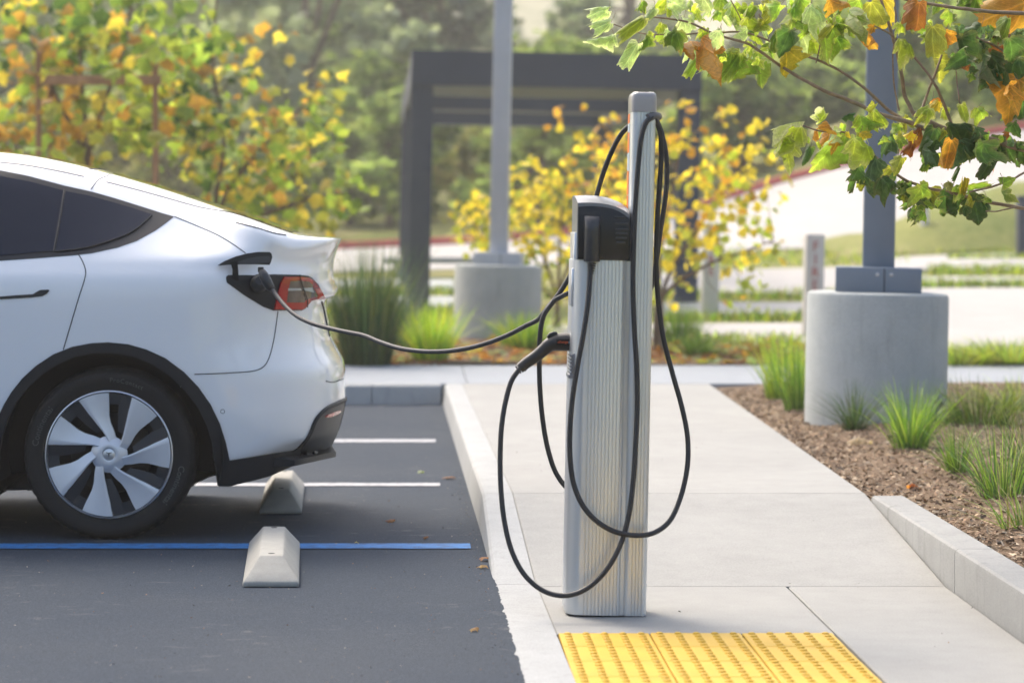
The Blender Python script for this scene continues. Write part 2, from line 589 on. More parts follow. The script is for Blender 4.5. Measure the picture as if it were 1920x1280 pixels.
def T(px, py, up=0.0):
    """where the sight line through (px, py) meets the terrain"""
    Y = 22.0
    last = Y
    while Y < 200:
        p = P(px, py, Y)
        if p.z <= ter(p.x, Y) + up:
            lo, hi = last, Y
            for _ in range(22):
                m_ = (lo + hi) / 2
                q = P(px, py, m_)
                if q.z <= ter(q.x, m_) + up: hi = m_
                else: lo = m_
            p = P(px, py, hi)
            return Vector((p.x, hi, ter(p.x, hi) + up))
        last = Y
        Y += .5
    p = P(px, py, 120.0)
    return p
# ================================================================== SETTING
def grid_sheet(name, xs, ys, zf, mat, parent=None, smooth=True):
    V = [(x, y, zf(x, y)) for y in ys for x in xs]
    nx = len(xs)
    Fq = [(j * nx + i, j * nx + i + 1, (j + 1) * nx + i + 1, (j + 1) * nx + i) for j in range(len(ys) - 1) for i in range(nx - 1)]
    return fast_mesh(name, np.array(V), np.array(Fq), mat, parent, smooth=smooth)

# ground below everything, out to the horizon; terrain rising behind the car park
g0 = box("ground", -400, 400, -60, 22.6, -.6, -.12, M['ground'])
tag(g0, kind="structure")
xs = sorted(set(list(np.arange(-40, 40.1, 1.0)) + [-300, -200, -120, -80, -60, 60, 80, 120, 200, 300]))
ys = list(np.arange(22.3, 76, .75)) + list(np.arange(77, 150, 3)) + [160, 180, 200, 230, 270, 320, 380]
terr = grid_sheet("terrain", xs, ys, ter, M['ground'])
tag(terr, kind="structure")

# ---- kerb line between the bays and the walkway
KW = .155
def kx(Y): return .168 + (19.55 - Y) * .0106
RT, RB = 11.62, 9.72               # where the ramp leaves the upper level and reaches the car park level
def wz(Y): return .15 * min(1, max(0, (Y - RB) / (RT - RB)))
YF = 19.55                          # far kerb face

# asphalt: one sheet, ragged edge over the concrete apron
def asphalt_sheet():
    edge = []
    Y = -30.0
    while Y < RB:
        jag = .012 * noise.noise(Vector((0, Y * 9, 1))) + .008 * noise.noise(Vector((0, Y * 31, 5))) + .004 * (random.random() - .5)
        edge.append((kx(Y) + .0 + jag + .012, Y))
        Y += .018 if Y > 6 else .5
    edge += [(kx(RB) + .03, RB + .01), (kx(YF) + .03, YF + .03)]
    poly = [(-40, -30.0)] + edge + [(-40, YF + .03)]
    V = [(x, y, .006) for x, y in poly]
    n = len(V)
    V += [(x, y, -.05) for x, y in poly]
    Fs = [list(range(n))] + [(i, i + n, (i + 1) % n + n, (i + 1) % n) for i in range(n)]
    o = mk("asphalt_lot", V, Fs, M['asphalt'])
    tag(o, kind="structure")
asphalt_sheet()

def strip(name, x0, x1, y0, y1, z, mat, wob=.012):
    n = 400
    top, bot = [], []
    for i in range(n + 1):
        x = x0 + (x1 - x0) * i / n
        top.append((x, y1 + wob * noise.noise(Vector((x * 14, y1, 0))), z))
        bot.append((x, y0 + wob * noise.noise(Vector((x * 14, y0, 2))), z))
    V = bot + top
    Fs = [(i, i + 1, n + 2 + i, n + 1 + i) for i in range(n)]
    o = mk(name, V, Fs, mat)
    tag(o, kind="structure")
    return o
p = G(882, 1027)
strip("blue_bay_line", -14, p.x, G(0, 1032).y, G(0, 1022.5).y, .010, M['blue_line'])
p = G(825, 911)
strip("white_bay_line", -14, p.x, G(0, 914).y, G(0, 908.5).y, .010, M['white_line'])
p = G(817, 829)
strip("white_bay_line", -14, p.x, G(0, 831.5).y, G(0, 826).y, .010, M['white_line'])

# kerb blocks along the walkway
kerb = thing("kerb", "pale concrete kerb between asphalt bays and walkway", "kerb", (0, 15, 0))
del kerb["category"]; kerb["kind"] = "structure"
def kerb_block(y0, y1, n=10):
    gap = .0025
    prof = lambda zt: [(0, -.10), (0.0, max(zt - .03, .002)), (.004, max(zt - .012, .004)), (.014, max(zt - .003, .006)), (.026, max(zt, .008)), (KW, max(zt, .008)), (KW, -.10)]
    V, Fs = [], []
    k = 7
    for i in range(n + 1):
        Y = y0 + gap + (y1 - y0 - 2 * gap) * i / n
        zt = wz(Y)
        lean_ = .022 * zt / .15
        for j, (dx, z) in enumerate(prof(zt)):
            xx = kx(Y) + dx + (lean_ if j in (1, 2, 3, 4) else 0)
            V.append((xx, Y, z))
    for i in range(n):
        for j in range(k - 1):
            a = i * k + j
            Fs.append((a, a + 1, a + 1 + k, a + k))
    Fs.append(list(range(k))); Fs.append([n * k + j for j in range(k)][::-1])
    return mk("kerb_block", V, Fs, M['conc_kerb'], kerb, 25)
for a, b_ in ((4.0, 6.6), (6.6, RB), (RB, RT), (RT, 14.4), (14.4, 17.2), (17.2, YF + KW)):
    kerb_block(a, b_, 14)
# far kerb
def far_block(x0, x1):
    prof = [(0, -.10), (0, .12), (.004, .138), (.014, .147), (.028, .15), (KW, .15), (KW, -.10)]
    V, Fs = [], []
    for x in (x0 + .003, x1 - .003):
        for j, (dy, z) in enumerate(prof):
            V.append((x, YF + dy + (.02 if 1 <= j <= 4 else 0), z))
    for j in range(6): Fs.append((j, j + 1, j + 8, j + 7))
    Fs.append(list(range(7))); Fs.append([7 + j for j in range(7)][::-1])
    mk("kerb_block", V, Fs, M['conc_kerb'], kerb, 25)
xj = G(697, 740, .08).x
for a, b_ in ((-14, -9), (-9, -6), (-6, -3.2), (-3.2, xj), (xj, kx(YF))):
    far_block(a, b_)

# ---- walkway slabs
walk = thing("walkway", "pale concrete walkway with ramp down to yellow tiles", "walkway", (1, 13, 0))
del walk["category"]; walk["kind"] = "structure"
E0, E1 = G(1335, 722, .15), G(1632, 930, .15)
def bedx(Y):
    if Y >= E1.y: return E1.x + (E0.x - E1.x) * (Y - E1.y) / (E0.y - E1.y)
    return E1.x + (1.905 - E1.x) * (E1.y - Y) / (E1.y - 8.0)
def slab(name, xa, xb, ya, yb, mat, n=8, zf=wz, dz=0.0, parent=walk, th=.12):
    g = .003
    V, Fs = [], []
    for i in range(n + 1):
        Y = ya + g + (yb - ya - 2 * g) * i / n
        a = xa(Y) + g; b_ = xb(Y) - g
        z = zf(Y) + dz
        V += [(a, Y, z - th), (a, Y, z - .004), (a + .006, Y, z), (b_ - .006, Y, z), (b_, Y, z - .004), (b_, Y, z - th)]
    for i in range(n):
        for j in range(5):
            a = i * 6 + j
            Fs.append((a, a + 1, a + 7, a + 6))
    Fs.append(list(range(6))); Fs.append([n * 6 + j for j in range(6)][::-1])
    return mk(name, V, Fs, mat, parent, 25)
kb = lambda Y: kx(Y) + KW
TX0, TX1 = .447, 1.332
slab("slab", kb, bedx, RT, YF + KW, M['conc'], 20)
slab("slab", kb, bedx, RB, RT, M['conc'], 12)
slab("slab", kb, lambda Y: 1.345, 8.585, RB, M['conc'])
slab("slab", lambda Y: 1.345, bedx, 6.6, RB, M['conc'])
slab("slab", lambda Y: 1.345, bedx, 4.2, 6.6, M['conc'])
slab("slab", kb, lambda Y: 1.345, 4.2, 7.17, M['conc'])
# bed of mortar the tactile tiles sit in
slab("slab", kb, lambda Y: 1.345, 7.17, 8.585, M['conc'], dz=-.012)
# cross sidewalk beyond
YS1 = G(0, 685, .15).y
cross = thing("cross_sidewalk", "blue-grey concrete sidewalk crossing behind the bays", "sidewalk", (0, 21, 0))
del cross["category"]; cross["kind"] = "structure"
xc = [-14, -11, -8, -5, -2.4, .36, 1.7, 3.4, 5.2, 7.0, 9, 12, 15]
for a, b_ in zip(xc[:-1], xc[1:]):
    slab("slab", lambda Y, a=a: a, lambda Y, b_=b_: b_, YF + KW, YS1, M['conc_cool'], 3, zf=lambda Y: .15, dz=.001, parent=cross)

# ---- tactile tiles with domes
tact = thing("tactile_paving", "yellow tactile paving of domed tiles at the ramp foot", "paving", (.9, 8, 0))
del tact["category"]; tact["kind"] = "structure"
def tile_mesh(w, d):
    bm = bmesh.new()
    z0, z1 = -.010, .006
    g = .0025
    x0, x1, y0, y1 = g, w - g, g, d - g
    b_ = .003
    bot = [bm.verts.new(c) for c in ((x0, y0, z0), (x1, y0, z0), (x1, y1, z0), (x0, y1, z0))]
    mid = [bm.verts.new(c) for c in ((x0, y0, z1 - b_), (x1, y0, z1 - b_), (x1, y1, z1 - b_), (x0, y1, z1 - b_))]
    top = [bm.verts.new(c) for c in ((x0 + b_, y0 + b_, z1), (x1 - b_, y0 + b_, z1), (x1 - b_, y1 - b_, z1), (x0 + b_, y1 - b_, z1))]
    for A, B in ((bot, mid), (mid, top)):
        for i in range(4): bm.faces.new((A[i], A[(i + 1) % 4], B[(i + 1) % 4], B[i]))
    bm.faces.new(top)
    for i in range(5):
        for j in range(5):
            cx, cy = w * (i + .5) / 5, d * (j + .5) / 5
            rings = []
            for r, z in ((.0125, z1 - .001), (.0115, z1 + .0035), (.0075, z1 + .006)):
                rings.append([bm.verts.new((cx + r * math.cos(a * math.pi / 5), cy + r * math.sin(a * math.pi / 5), z)) for a in range(10)])
            for A, B in zip(rings[:-1], rings[1:]):
                for k in range(10): bm.faces.new((A[k], A[(k + 1) % 10], B[(k + 1) % 10], B[k]))
            bm.faces.new(rings[-1])
    me = bpy.data.meshes.new("tile")
    bm.to_mesh(me); bm.free()
    me.materials.append(M['yellow'])
    return me
TW = (TX1 - TX0) / 3
TD = .28
tm = tile_mesh(TW, TD)
for i in range(3):
    for j in range(5):
        o = bpy.data.objects.new("tile", tm)
        COL.objects.link(o); o.parent = tact
        o.location = Vector((TX0 + i * TW, 8.573 - (j + 1) * TD, .001 * random.random())) - wl(tact)
        o.rotation_euler = (random.uniform(-.003, .003), random.uniform(-.003, .003), random.uniform(-.002, .002))

# ---- kerb beside the planting bed
bk = thing("bed_kerb", "grey concrete kerb holding back the mulch beside ramp", "kerb", (2, 9, 0))
del bk["category"]; bk["kind"] = "structure"
def bed_front(Y): return 2.0 - .024 * (E1.y - Y) - .06
def bed_block(y0, y1, n=10):
    V, Fs = [], []
    for i in range(n + 1):
        Y = y0 + .003 + (y1 - y0 - .006) * i / n
        a = bedx(Y) + .003
        z = .153
        pr = [(a, -.1), (a, z - .02), (a + .004, z - .006), (a + .014, z), (a + .135, z), (a + .15, z - .01), (a + .15, -.1)]
        V += [(x, Y, zz) for x, zz in pr]
    for i in range(n):
        for j in range(6):
            q = i * 7 + j
            Fs.append((q, q + 1, q + 8, q + 7))
    Fs.append(list(range(7))); Fs.append([n * 7 + j for j in range(7)][::-1])
    mk("kerb_block", V, Fs, M['conc_bed'], bk, 25)
yj = G(1775, 1030, .15).y
for a, b_ in ((4.2, 6.9), (6.9, yj), (yj, E1.y)):
    bed_block(a, b_)

# ---- planting bed (right) and planting strip (behind the cross sidewalk)
def bed_z(x, y):
    e = min(1, max(0, (x - bedx(y) - .12) / .5))
    return .125 + .05 * e + .028 * e * noise.noise(Vector((x * 1.3, y * 1.3, 0))) + .012 * noise.noise(Vector((x * 7, y * 7, 4)))
V, Fq = [], []
ysb = list(np.arange(4.2, YF + .16, .12))
us = np.linspace(0, 1, 50) ** 1.4
for y in ysb:
    for u in us:
        x0_ = bedx(y) + (.10 if y < E1.y else .0)
        x = x0_ + u * (9.0 - x0_)
        V.append((x, y, bed_z(x, y)))
n_ = len(us)
Fq = [(j * n_ + i, j * n_ + i + 1, (j + 1) * n_ + i + 1, (j + 1) * n_ + i) for j in range(len(ysb) - 1) for i in range(n_ - 1)]
o = fast_mesh("planting_bed", np.array(V), np.array(Fq), M['mulch'], smooth=True)
tag(o, kind="structure")
def strip_z(x, y):
    return ter(x, y) + .03 + .05 * max(0, noise.noise(Vector((x * .9, y * .9, 9)))) + .012 * noise.noise(Vector((x * 6, y * 6, 4)))
xs2 = list(np.arange(-13, 13.01, .2)); ys2 = list(np.arange(YS1 + .005, 26.2, .2))
o = grid_sheet("planting_strip", xs2, ys2, strip_z, M['mulch'])
tag(o, kind="structure")

# loose bark chips (stuff)
def chips(name, pts, size, pal, label, mat=M['chips']):
    n = len(pts)
    base = np.array([(-.5, -.5, 0), (.5, -.5, .0), (.5, .5, .0), (-.5, .5, 0)])
    V = np.zeros((n, 4, 3)); C = np.zeros((n, 4, 3))
    for i, (x, y, z) in enumerate(pts):
        L = size * random.uniform(.6, 1.8); W = size * random.uniform(.2, .6)
        R = Matrix.Rotation(random.uniform(0, 6.28), 3, 'Z') @ Matrix.Rotation(random.gauss(0, .45), 3, 'X') @ Matrix.Rotation(random.gauss(0, .35), 3, 'Y')
        R = np.array(R)
        q = base * np.array((L, W, 1)); q[:, 2] += np.array((0, .1, 0, .12)) * L * random.uniform(-1, 1)
        V[i] = q @ R.T + np.array((x, y, z + .006 * random.random() + .003))
        c = np.array(random.choice(pal)) * random.uniform(.6, 1.35)
        C[i] = c
    Fq = np.arange(n * 4).reshape(n, 4)
    o = fast_mesh(name, V.reshape(-1, 3), Fq, mat, cols=C.reshape(-1, 3))
    tag(o, label, kind="stuff")
    return o
pts = []
while len(pts) < 15000:
    y = 7.0 + 12.4 * random.random() ** 1.25
    x0_ = bedx(y) + (.16 if y < E1.y else .01)
    x = x0_ + (random.random() ** 1.3) * 2.9
    if (x * CF / y + VX) > 2050: continue
    pts.append((x, y, bed_z(x, y)))
MUL = [(.27, .185, .12), (.16, .105, .068), (.38, .29, .19), (.52, .42, .30), (.32, .215, .14), (.09, .063, .045), (.44, .32, .20), (.25, .20, .15)]
chips("bark_chips", pts, .019, MUL, "loose brown bark chips covering the planting bed")

# ---- far road with red kerb
def road():
    V, Fs = [], []
    n = 60
    for i in range(n + 1):
        X = -12 + 40 * i / n
        for k in range(9):
            Y = 46 + 14 * k / 8
            V.append((X, Y, ter(X, Y) + .03))
    for i in range(n):
        for k in range(8):
            a = i * 9 + k
            Fs.append((a, a + 9, a + 10, a + 1))
    o = mk("road", V, Fs, M['conc_road'], None, True)
    tag(o, kind="structure")
    V, Fs = [], []
    for i in range(n + 1):
        X = -12 + 40 * i / n
        z = ter(X, 60)
        V += [(X, 60.0, z - .1), (X, 60.02, z + .19), (X, 60.35, z + .20), (X, 60.36, z - .1)]
    for i in range(n):
        for j in range(3):
            a = i * 4 + j
            Fs.append((a, a + 1, a + 5, a + 4))
    o = mk("red_road_kerb", V, Fs, M['red_paint'])
    tag(o, kind="structure")
road()

# pale dry hill far behind
def far_hill():
    xs_ = list(np.arange(-150, 171, 8)); ys_ = list(np.arange(165, 345, 8))
    def hz_(x, y):
        t = (y - 165) / 170.0
        return 2 + 62 * sstep(t) * (1 + .12 * noise.noise(Vector((x * .02, y * .02, 7)))) + 2.5 * noise.noise(Vector((x * .06, y * .06, 2)))
    o = grid_sheet("far_hill", xs_, ys_, hz_, M['drygrass'])
    tag(o, kind="structure")
far_hill()
# concrete bands of the grassed drive
def band(name, top, bot, mat, n=26):
    tx = [p[0] for p in top]; ty = [p[1] for p in top]; bx = [p[0] for p in bot]; by = [p[1] for p in bot]
    V, Fs = [], []
    x0_, x1_ = min(tx), max(tx)
    for i in range(n + 1):
        x = x0_ + (x1_ - x0_) * i / n
        a = T(x, float(np.interp(x, bx, by)), .04); b_ = T(x, float(np.interp(x, tx, ty)), .04)
        for k in range(4):
            q = a.lerp(b_, k / 3); q.z = ter(q.x, q.y) + .045
            V.append(q)
        V.append(Vector((b_.x, b_.y, b_.z - .1))); V.append(Vector((a.x, a.y, a.z - .1)))
    for i in range(n):
        for j in range(6):
            q = i * 6 + j; q2 = i * 6 + (j + 1) % 6
            Fs.append((q, q + 6, q2 + 6, q2))
    o = mk(name, V, Fs, mat, None, 25)
    tag(o, kind="structure")
band("drive_paving", [(840, 613), (1240, 607), (1500, 606), (1640, 606)], [(840, 632), (1240, 634), (1500, 642), (1640, 650)], M['conc_road'])
band("drive_paving", [(1230, 568), (1640, 567)], [(1230, 590), (1640, 588)], M['conc_road'])
band("drive_paving", [(1230, 514), (1400, 505), (1640, 500)], [(1230, 546), (1640, 552)], M['conc_road'])
band("drive_paving", [(1645, 541), (2200, 538)], [(1645, 655), (2200, 662)], M['conc_road'])
band("drive_paving", [(1645, 519), (2200, 518)], [(1645, 533), (2200, 527)], M['conc_road'])
band("drive_paving", [(1730, 496), (2200, 491)], [(1730, 505), (2200, 503)], M['conc_road'])
band("drive_paving", [(1645, 486), (1700, 482), (1800, 477), (2200, 470)], [(1645, 512), (1700, 508), (1760, 497), (2200, 486)], M['conc_road'])
band("path_paving", [(520, 556), (850, 556)], [(520, 574), (850, 574)], M['conc_base'])
band("path_paving", [(520, 524), (850, 524)], [(520, 545), (850, 545)], M['conc_base'])

# dry grass bank at the right in front of the road
def bank():
    V, Fs = [], []
    n, m = 30, 8
    for i in range(n + 1):
        px = 1560 + 900 * i / n
        h = np.interp(px, [1560, 1680, 1760, 1920, 2460], [.02, .25, .62, 1.02, 1.3])
        for k in range(m + 1):
            Y = 43.2 + 4.6 * k / m
            X = (px - VX) * 44 / CF
            z = ter(X, Y) + .02 + h * math.sin(math.pi * k / m) ** .8 + .05 * noise.noise(Vector((X * 2, Y * 2, 0)))
            V.append((X, Y, z))
    for i in range(n):
        for k in range(m):
            a = i * (m + 1) + k
            Fs.append((a, a + m + 1, a + m + 2, a + 1))
    o = mk("grass_bank", V, Fs, M['ground'], None, True)
    tag(o, kind="structure")
bank()
# ================================================================== LAMPS, PERGOLA, POSTS
LEAN = .0195
def leaner(o):
    b0 = wl(o)
    return lambda v: Vector((v.x + LEAN * (v.z - b0.z), v.y, v.z - LEAN * (v.x - b0.x)))

def lamp(px, py_bottom, label, dia, pw, htop, collar_w, collar_h, post_h, rot, mat, zg, name="street_lamp"):
    Y = CF * (CH - zg) / (py_bottom - VY)
    c = Vector(((px - VX) * (Y + dia / 2) / CF, Y + dia / 2, zg))
    t = thing(name, label, "street lamp", c)
    lx = leaner(t)
    r = dia / 2
    lathe("plinth", [(r, -.15), (r, htop - .03), (r - .008, htop - .01), (r - .028, htop), (0.0001, htop)], c, M['conc_base'], t, 64, xf=lx)
    rm = Matrix.Rotation(rot, 3, 'Z')
    def xf(v):
        d = v - c
        return lx(c + rm @ d)
    h = collar_w / 2
    col = box("collar", c.x - h, c.x + h, c.y - h, c.y + h, zg + htop + .001, zg + htop + collar_h, mat, t, .006, xf=xf)
    # split line and bolts of the two-piece collar cover
    box("seam", c.x + .03, c.x + .036, c.y - h - .0015, c.y - h + .004, zg + htop + .004, zg + htop + collar_h - .006, M['black'], col, xf=xf)
    for dx in (-.014, .066):
        V = []
        cc = Vector((c.x + .033 + dx - .026, c.y - h - .001, zg + htop + collar_h * .72))
        lathe("bolt", [(.011, .004), (.011, -.003), (.006, -.006), (.0001, -.006)], cc, M['bolt'], col, 12, axis='y', xf=xf)
    q = pw / 2
    box("post", c.x - q, c.x + q, c.y - q, c.y + q, zg + htop + .002, zg + post_h, mat, t, .012, xf=xf)
    # lamp head high above the frame
    box("arm", c.x - .04, c.x + 1.1, c.y - .04, c.y + .04, zg + post_h - .10, zg + post_h - .02, mat, t, .008, xf=xf)
    box("lamp_head", c.x + .6, c.x + 1.25, c.y - .17, c.y + .17, zg + post_h - .16, zg + post_h - .09, mat, t, .02, xf=xf)
    return t
lamp(1641, 800, "nearer grey lamp post on wide round concrete plinth in the mulch bed", .835, .188, .772, .50, .148, 6.2, math.radians(-9), M['steel_grey'], .15)
lamp(932, 648, "farther haze-paled grey lamp post on round concrete plinth behind the crossing sidewalk", .85, .175, .77, .46, .12, 6.2, math.radians(-6), M['steel_hazed'], .17)

# pergola: a deep row of flat frames running away from the camera
def pergola():
    Y0 = 32.0
    base = Vector(((776 - VX) * Y0 / CF, Y0, ter(0, Y0)))
    t = thing("pergola", "dark grey steel pergola with flat roof beams behind the lamp post", "pergola", base)
    lx = leaner(t)
    k = Y0 / CF
    top = 1.31 + (425 - 94) * k - base.z
    bot = 1.31 + (425 - 160) * k - base.z
    x0, x1 = (763 - VX) * k - base.x, (1308 - VX) * k - base.x
    sl = -.0165                                           # the frames run off a little to the left
    def bx(name, xa, xb, ya, yb, za, zb):
        V = []
        for z in (za, zb):
            for (x, y) in ((xa, ya), (xb, ya), (xb, yb), (xa, yb)):
                V.append(lx(base + Vector((x + sl * y, y, z))))
        Fs = [(3, 2, 1, 0), (4, 5, 6, 7), (0, 1, 5, 4), (1, 2, 6, 5), (2, 3, 7, 6), (3, 0, 4, 7)]
        return mk(name, V, Fs, M['pergola'], t)
    pw = .27
    frames = ((0, 2.6), (6.4, 7.3), (12.0, 12.5))
    for ya, yb in frames:
        bx("beam", x0, x1, ya, yb, bot, top)
        if True:
            for xa in (x0, x1 - pw):
                bx("post", xa + .003, xa + pw - .003, ya + .03, ya + .03 + pw, -.4, bot - .002)
    for xa in (x0 + .004, x1 - .20):
        bx("side_beam", xa, xa + .196, 2.603, 6.397, bot + .004, top - .01)
        bx("side_beam", xa, xa + .196, 7.303, 11.997, bot + .004, top - .01)
    return t
pergola()

# low concrete seat beside the pergola
def seat():
    c = T(822, 520)
    t = thing("concrete_bench", "low pale concrete bench beside the pergola post", "bench", c)
    box("seat_slab", c.x - .9, c.x + 1.0, c.y, c.y + .5, c.z + .22, c.z + .32, M['conc_kerb'], t, .015)
    box("leg", c.x - .7, c.x - .5, c.y + .06, c.y + .44, c.z - .05, c.z + .218, M['conc_base'], t, .01)
    box("leg", c.x + .6, c.x + .8, c.y + .06, c.y + .44, c.z - .05, c.z + .218, M['conc_base'], t, .01)
seat()

# text as mesh data
def text_mesh(s, size=1.0, extrude=.0, align='CENTER', spacing=1.0):
    cu = bpy.data.curves.new("txt", 'FONT')
    cu.body = s
    cu.size = size
    cu.extrude = extrude
    cu.align_x = align
    cu.align_y = 'CENTER'
    cu.space_character = spacing
    cu.resolution_u = 3
    o = bpy.data.objects.new("txt", cu)
    COL.objects.link(o)
    dg = bpy.context.evaluated_depsgraph_get()
    me = bpy.data.meshes.new_from_object(o.evaluated_get(dg))
    v = np.array([tuple(x.co) for x in me.vertices]) if len(me.vertices) else np.zeros((0, 3))
    f = [list(p.vertices) for p in me.polygons]
    bpy.data.objects.remove(o); bpy.data.curves.remove(cu); bpy.data.meshes.remove(me)
    return v, f

def marker(px, py_b, w, h, label, rot, letters="FIRE", first=.06):
    b0 = T(px, py_b)
    t = thing("marker_post", label, "marker post", b0, "fire lane marker posts")
    lx = leaner(t)
    rm = Matrix.Rotation(rot, 3, 'Z')
    xf = lambda v: lx(b0 + rm @ (v - b0))
    body = box("post", b0.x - w / 2, b0.x + w / 2, b0.y, b0.y + w * .55, b0.z - .1, b0.z + h, M['post_white'], t, .012, xf=xf)
    for i, ch in enumerate(letters):
        v, f = text_mesh(ch, .135, .001)
        q = [xf(Vector((b0.x + .0 + a[0] * 1.0, b0.y - .003 - a[2], b0.z + h - first - .06 - i * .125 + a[1]))) for a in v]
        mk("lettering", q, f, M['red_letter'], body)
marker(1526, 642, .185, 1.04, "pale marker post with red vertical lettering beside the concrete lamp plinth", math.radians(9))
marker(1332, 598, .185, 1.06, "pale marker post with red lettering half hidden by the yellow shrub", math.radians(9), first=.10)
# thin pale post on the bank and dark post at the edge
b0 = T(1733, 470)
pp = lathe("bank_post", [(.075, -.2), (.075, .72), (.06, .75), (.0001, .75)], b0, M['post_white'], None, 14)
tag(pp, "thin pale post standing at the foot of the dry grass bank", "post")
b0 = T(1922, 486)
t = thing("dark_post", "dark steel post at the right edge of the drive", "post", b0)
box("shaft", b0.x - .10, b0.x + .16, b0.y, b0.y + .2, b0.z - .1, b0.z + .95, M['pergola'], t, .01)
box("cap", b0.x - .11, b0.x + .17, b0.y - .01, b0.y + .21, b0.z + .951, b0.z + .975, M['pergola'], t, .006)

# ---- wheel stops
def wheel_stop(x0n, x1n, yn, x0f, x1f, yf, label):
    t = thing("wheel_stop", label, "wheel stop", ((x0n + x1n) / 2, yn, 0), "concrete wheel stops")
    h = .105
    def X(u, Y):
        f = (Y - yn) / (yf - yn)
        a = x0n + (x0f - x0n) * f; b_ = x1n + (x1f - x1n) * f
        return a + (b_ - a) * u
    e = .13; lip = .026
    rings = []
    for (Y, z, u0, u1) in ((yn, 0.007, 0, 1), (yn, lip, 0, 1)):
        rings.append([(X(u0, Y), Y, z), (X(u1, Y), Y, z)])
    bm = bmesh.new()
    def nv(u, Y, z): return bm.verts.new((X(u, Y), Y, z))
    a0, a1 = nv(0, yn, .007), nv(1, yn, .007); a2, a3 = nv(1, yn, lip), nv(0, yn, lip)
    b0, b1 = nv(0, yf, .007), nv(1, yf, .007); b2, b3 = nv(1, yf, lip), nv(0, yf, lip)
    t0, t1 = nv(.29, yn + e, h), nv(.71, yn + e, h)
    s0, s1 = nv(.29, yf - e, h), nv(.71, yf - e, h)
    for f in ((a0, a1, a2, a3), (a3, a2, t1, t0), (t0, t1, s1, s0), (b1, b0, b3, b2), (s0, s1, b2, b3), (a0, a3, b3, b0), (a3, t0, s0, b3), (a1, b1, b2, a2), (a2, b2, s1, t1), (a0, b0, b1, a1)):
        bm.faces.new(f)
    bmesh.ops.recalc_face_normals(bm, faces=bm.faces)
    bmesh.ops.bevel(bm, geom=list(bm.edges), offset=.006, segments=2, affect='EDGES', profile=.5)
    bmesh.ops.subdivide_edges(bm, edges=[e_ for e_ in bm.edges if e_.calc_length() > .08], cuts=4, use_grid_fill=True)
    for v in bm.verts:
        v.co += Vector((noise.noise(v.co * 30), noise.noise(v.co * 30 + Vector((5, 0, 0))), noise.noise(v.co * 30 + Vector((0, 5, 0))))) * .0014
    bm_obj("body", bm, M['conc_stop'], t, 28)
    for f in (.16, .86):
        Y = yn + (yf - yn) * f
        lathe("pin_hole", [(.0125, -.02), (.0125, .0012), (.0001, .0014)], (X(.5, Y), Y, h), M['black'], t, 14)
a, b_ = G(455, 1104), G(561, 1104); c, d = G(467, 1028), G(562, 1028)
wheel_stop(a.x, b_.x, a.y, c.x, d.x, c.y, "nearer concrete wheel stop across the blue line")
a, b_ = G(486, 966), G(566, 966)
wheel_stop(a.x, b_.x, a.y, a.x - .04, b_.x - .04, a.y + 1.22, "farther concrete wheel stop under the car's rear bumper")
# ================================================================== CHARGING STATION
CY = 8.95
CS = CF / CY
ch_base = Vector((.62, 9.10, 0.0))
charger = thing("charging_station", "silver fluted charging station with black head and tall cable pole", "charging station", ch_base)
clx = leaner(charger)
def cxz(px, py):
    z = (1157 - py) / CS
    return ((px - VX) / CS - LEAN * z, z)
def extrude_z(name, prof, z0, z1, mat, parent, smooth=25, zs=None):
    n = len(prof)
    lev = zs or [z0, z1]
    V, Fs = [], []
    for z in lev:
        V += [clx(Vector((x, y, z))) for x, y in prof]
    for k in range(len(lev) - 1):
        for i in range(n):
            a = k * n + i; b_ = k * n + (i + 1) % n
            Fs.append((a, b_, b_ + n, a + n))
    Fs.append(list(range(n))[::-1]); Fs.append([(len(lev) - 1) * n + i for i in range(n)])
    return mk(name, V, Fs, mat, parent, smooth)
def fluted(xa, xb, y, pitch, sign, gw=.0034, gd=.0034, bulge=.0):
    """side face from xa to xb with grooves; sign -1 near side, +1 far side"""
    out = []
    n = int((xb - xa) / pitch)
    for i in range(n):
        a = xa + i * pitch
        t = lambda x: bulge * (1 - (2 * (x - xa) / (xb - xa) - 1) ** 2)
        out += [(a, y + sign * t(a)), (a + pitch - gw, y + sign * t(a + pitch - gw)), (a + pitch - gw * .8, y + sign * (t(a + pitch) - gd)), (a + pitch - gw * .2, y + sign * (t(a + pitch) - gd))]
    out.append((xb, y))
    return out
def arc(cx, cy, rx, ry, a0, a1, n):
    return [(cx + rx * math.cos(math.radians(a0 + (a1 - a0) * i / n)), cy + ry * math.sin(math.radians(a0 + (a1 - a0) * i / n))) for i in range(n + 1)]
near = arc(.540, 9.02, .046, .066, 180, 270, 8) + fluted(.543, .664, 8.954, .0121, -1, bulge=.004) + [(.670, 8.957), (.675, 8.965), (.679, 8.985)]
far = [(.679, 9.215), (.675, 9.235), (.670, 9.243)] + [(x, y) for x, y in fluted(.543, .664, 9.246, .0121, 1, bulge=.004)][::-1] + arc(.540, 9.18, .046, .066, 90, 180, 8)
extrude_z("body_column", near + far, .006, 1.197, M['alu'], charger)
pn = arc(.704, 8.985, .020, .022, 180, 270, 5) + fluted(.705, .748, 8.963, .01075, -1, .0036, .0040) + arc(.748, 8.985, .018, .022, 270, 360, 5)
pf = arc(.748, 9.105, .018, .022, 0, 90, 5) + [(x, y) for x, y in fluted(.705, .748, 9.127, .01075, 1, .0036, .0040)][::-1] + arc(.704, 9.105, .020, .022, 90, 180, 5)
extrude_z("cable_pole", pn + pf, .004, 1.705, M['alu'], charger)
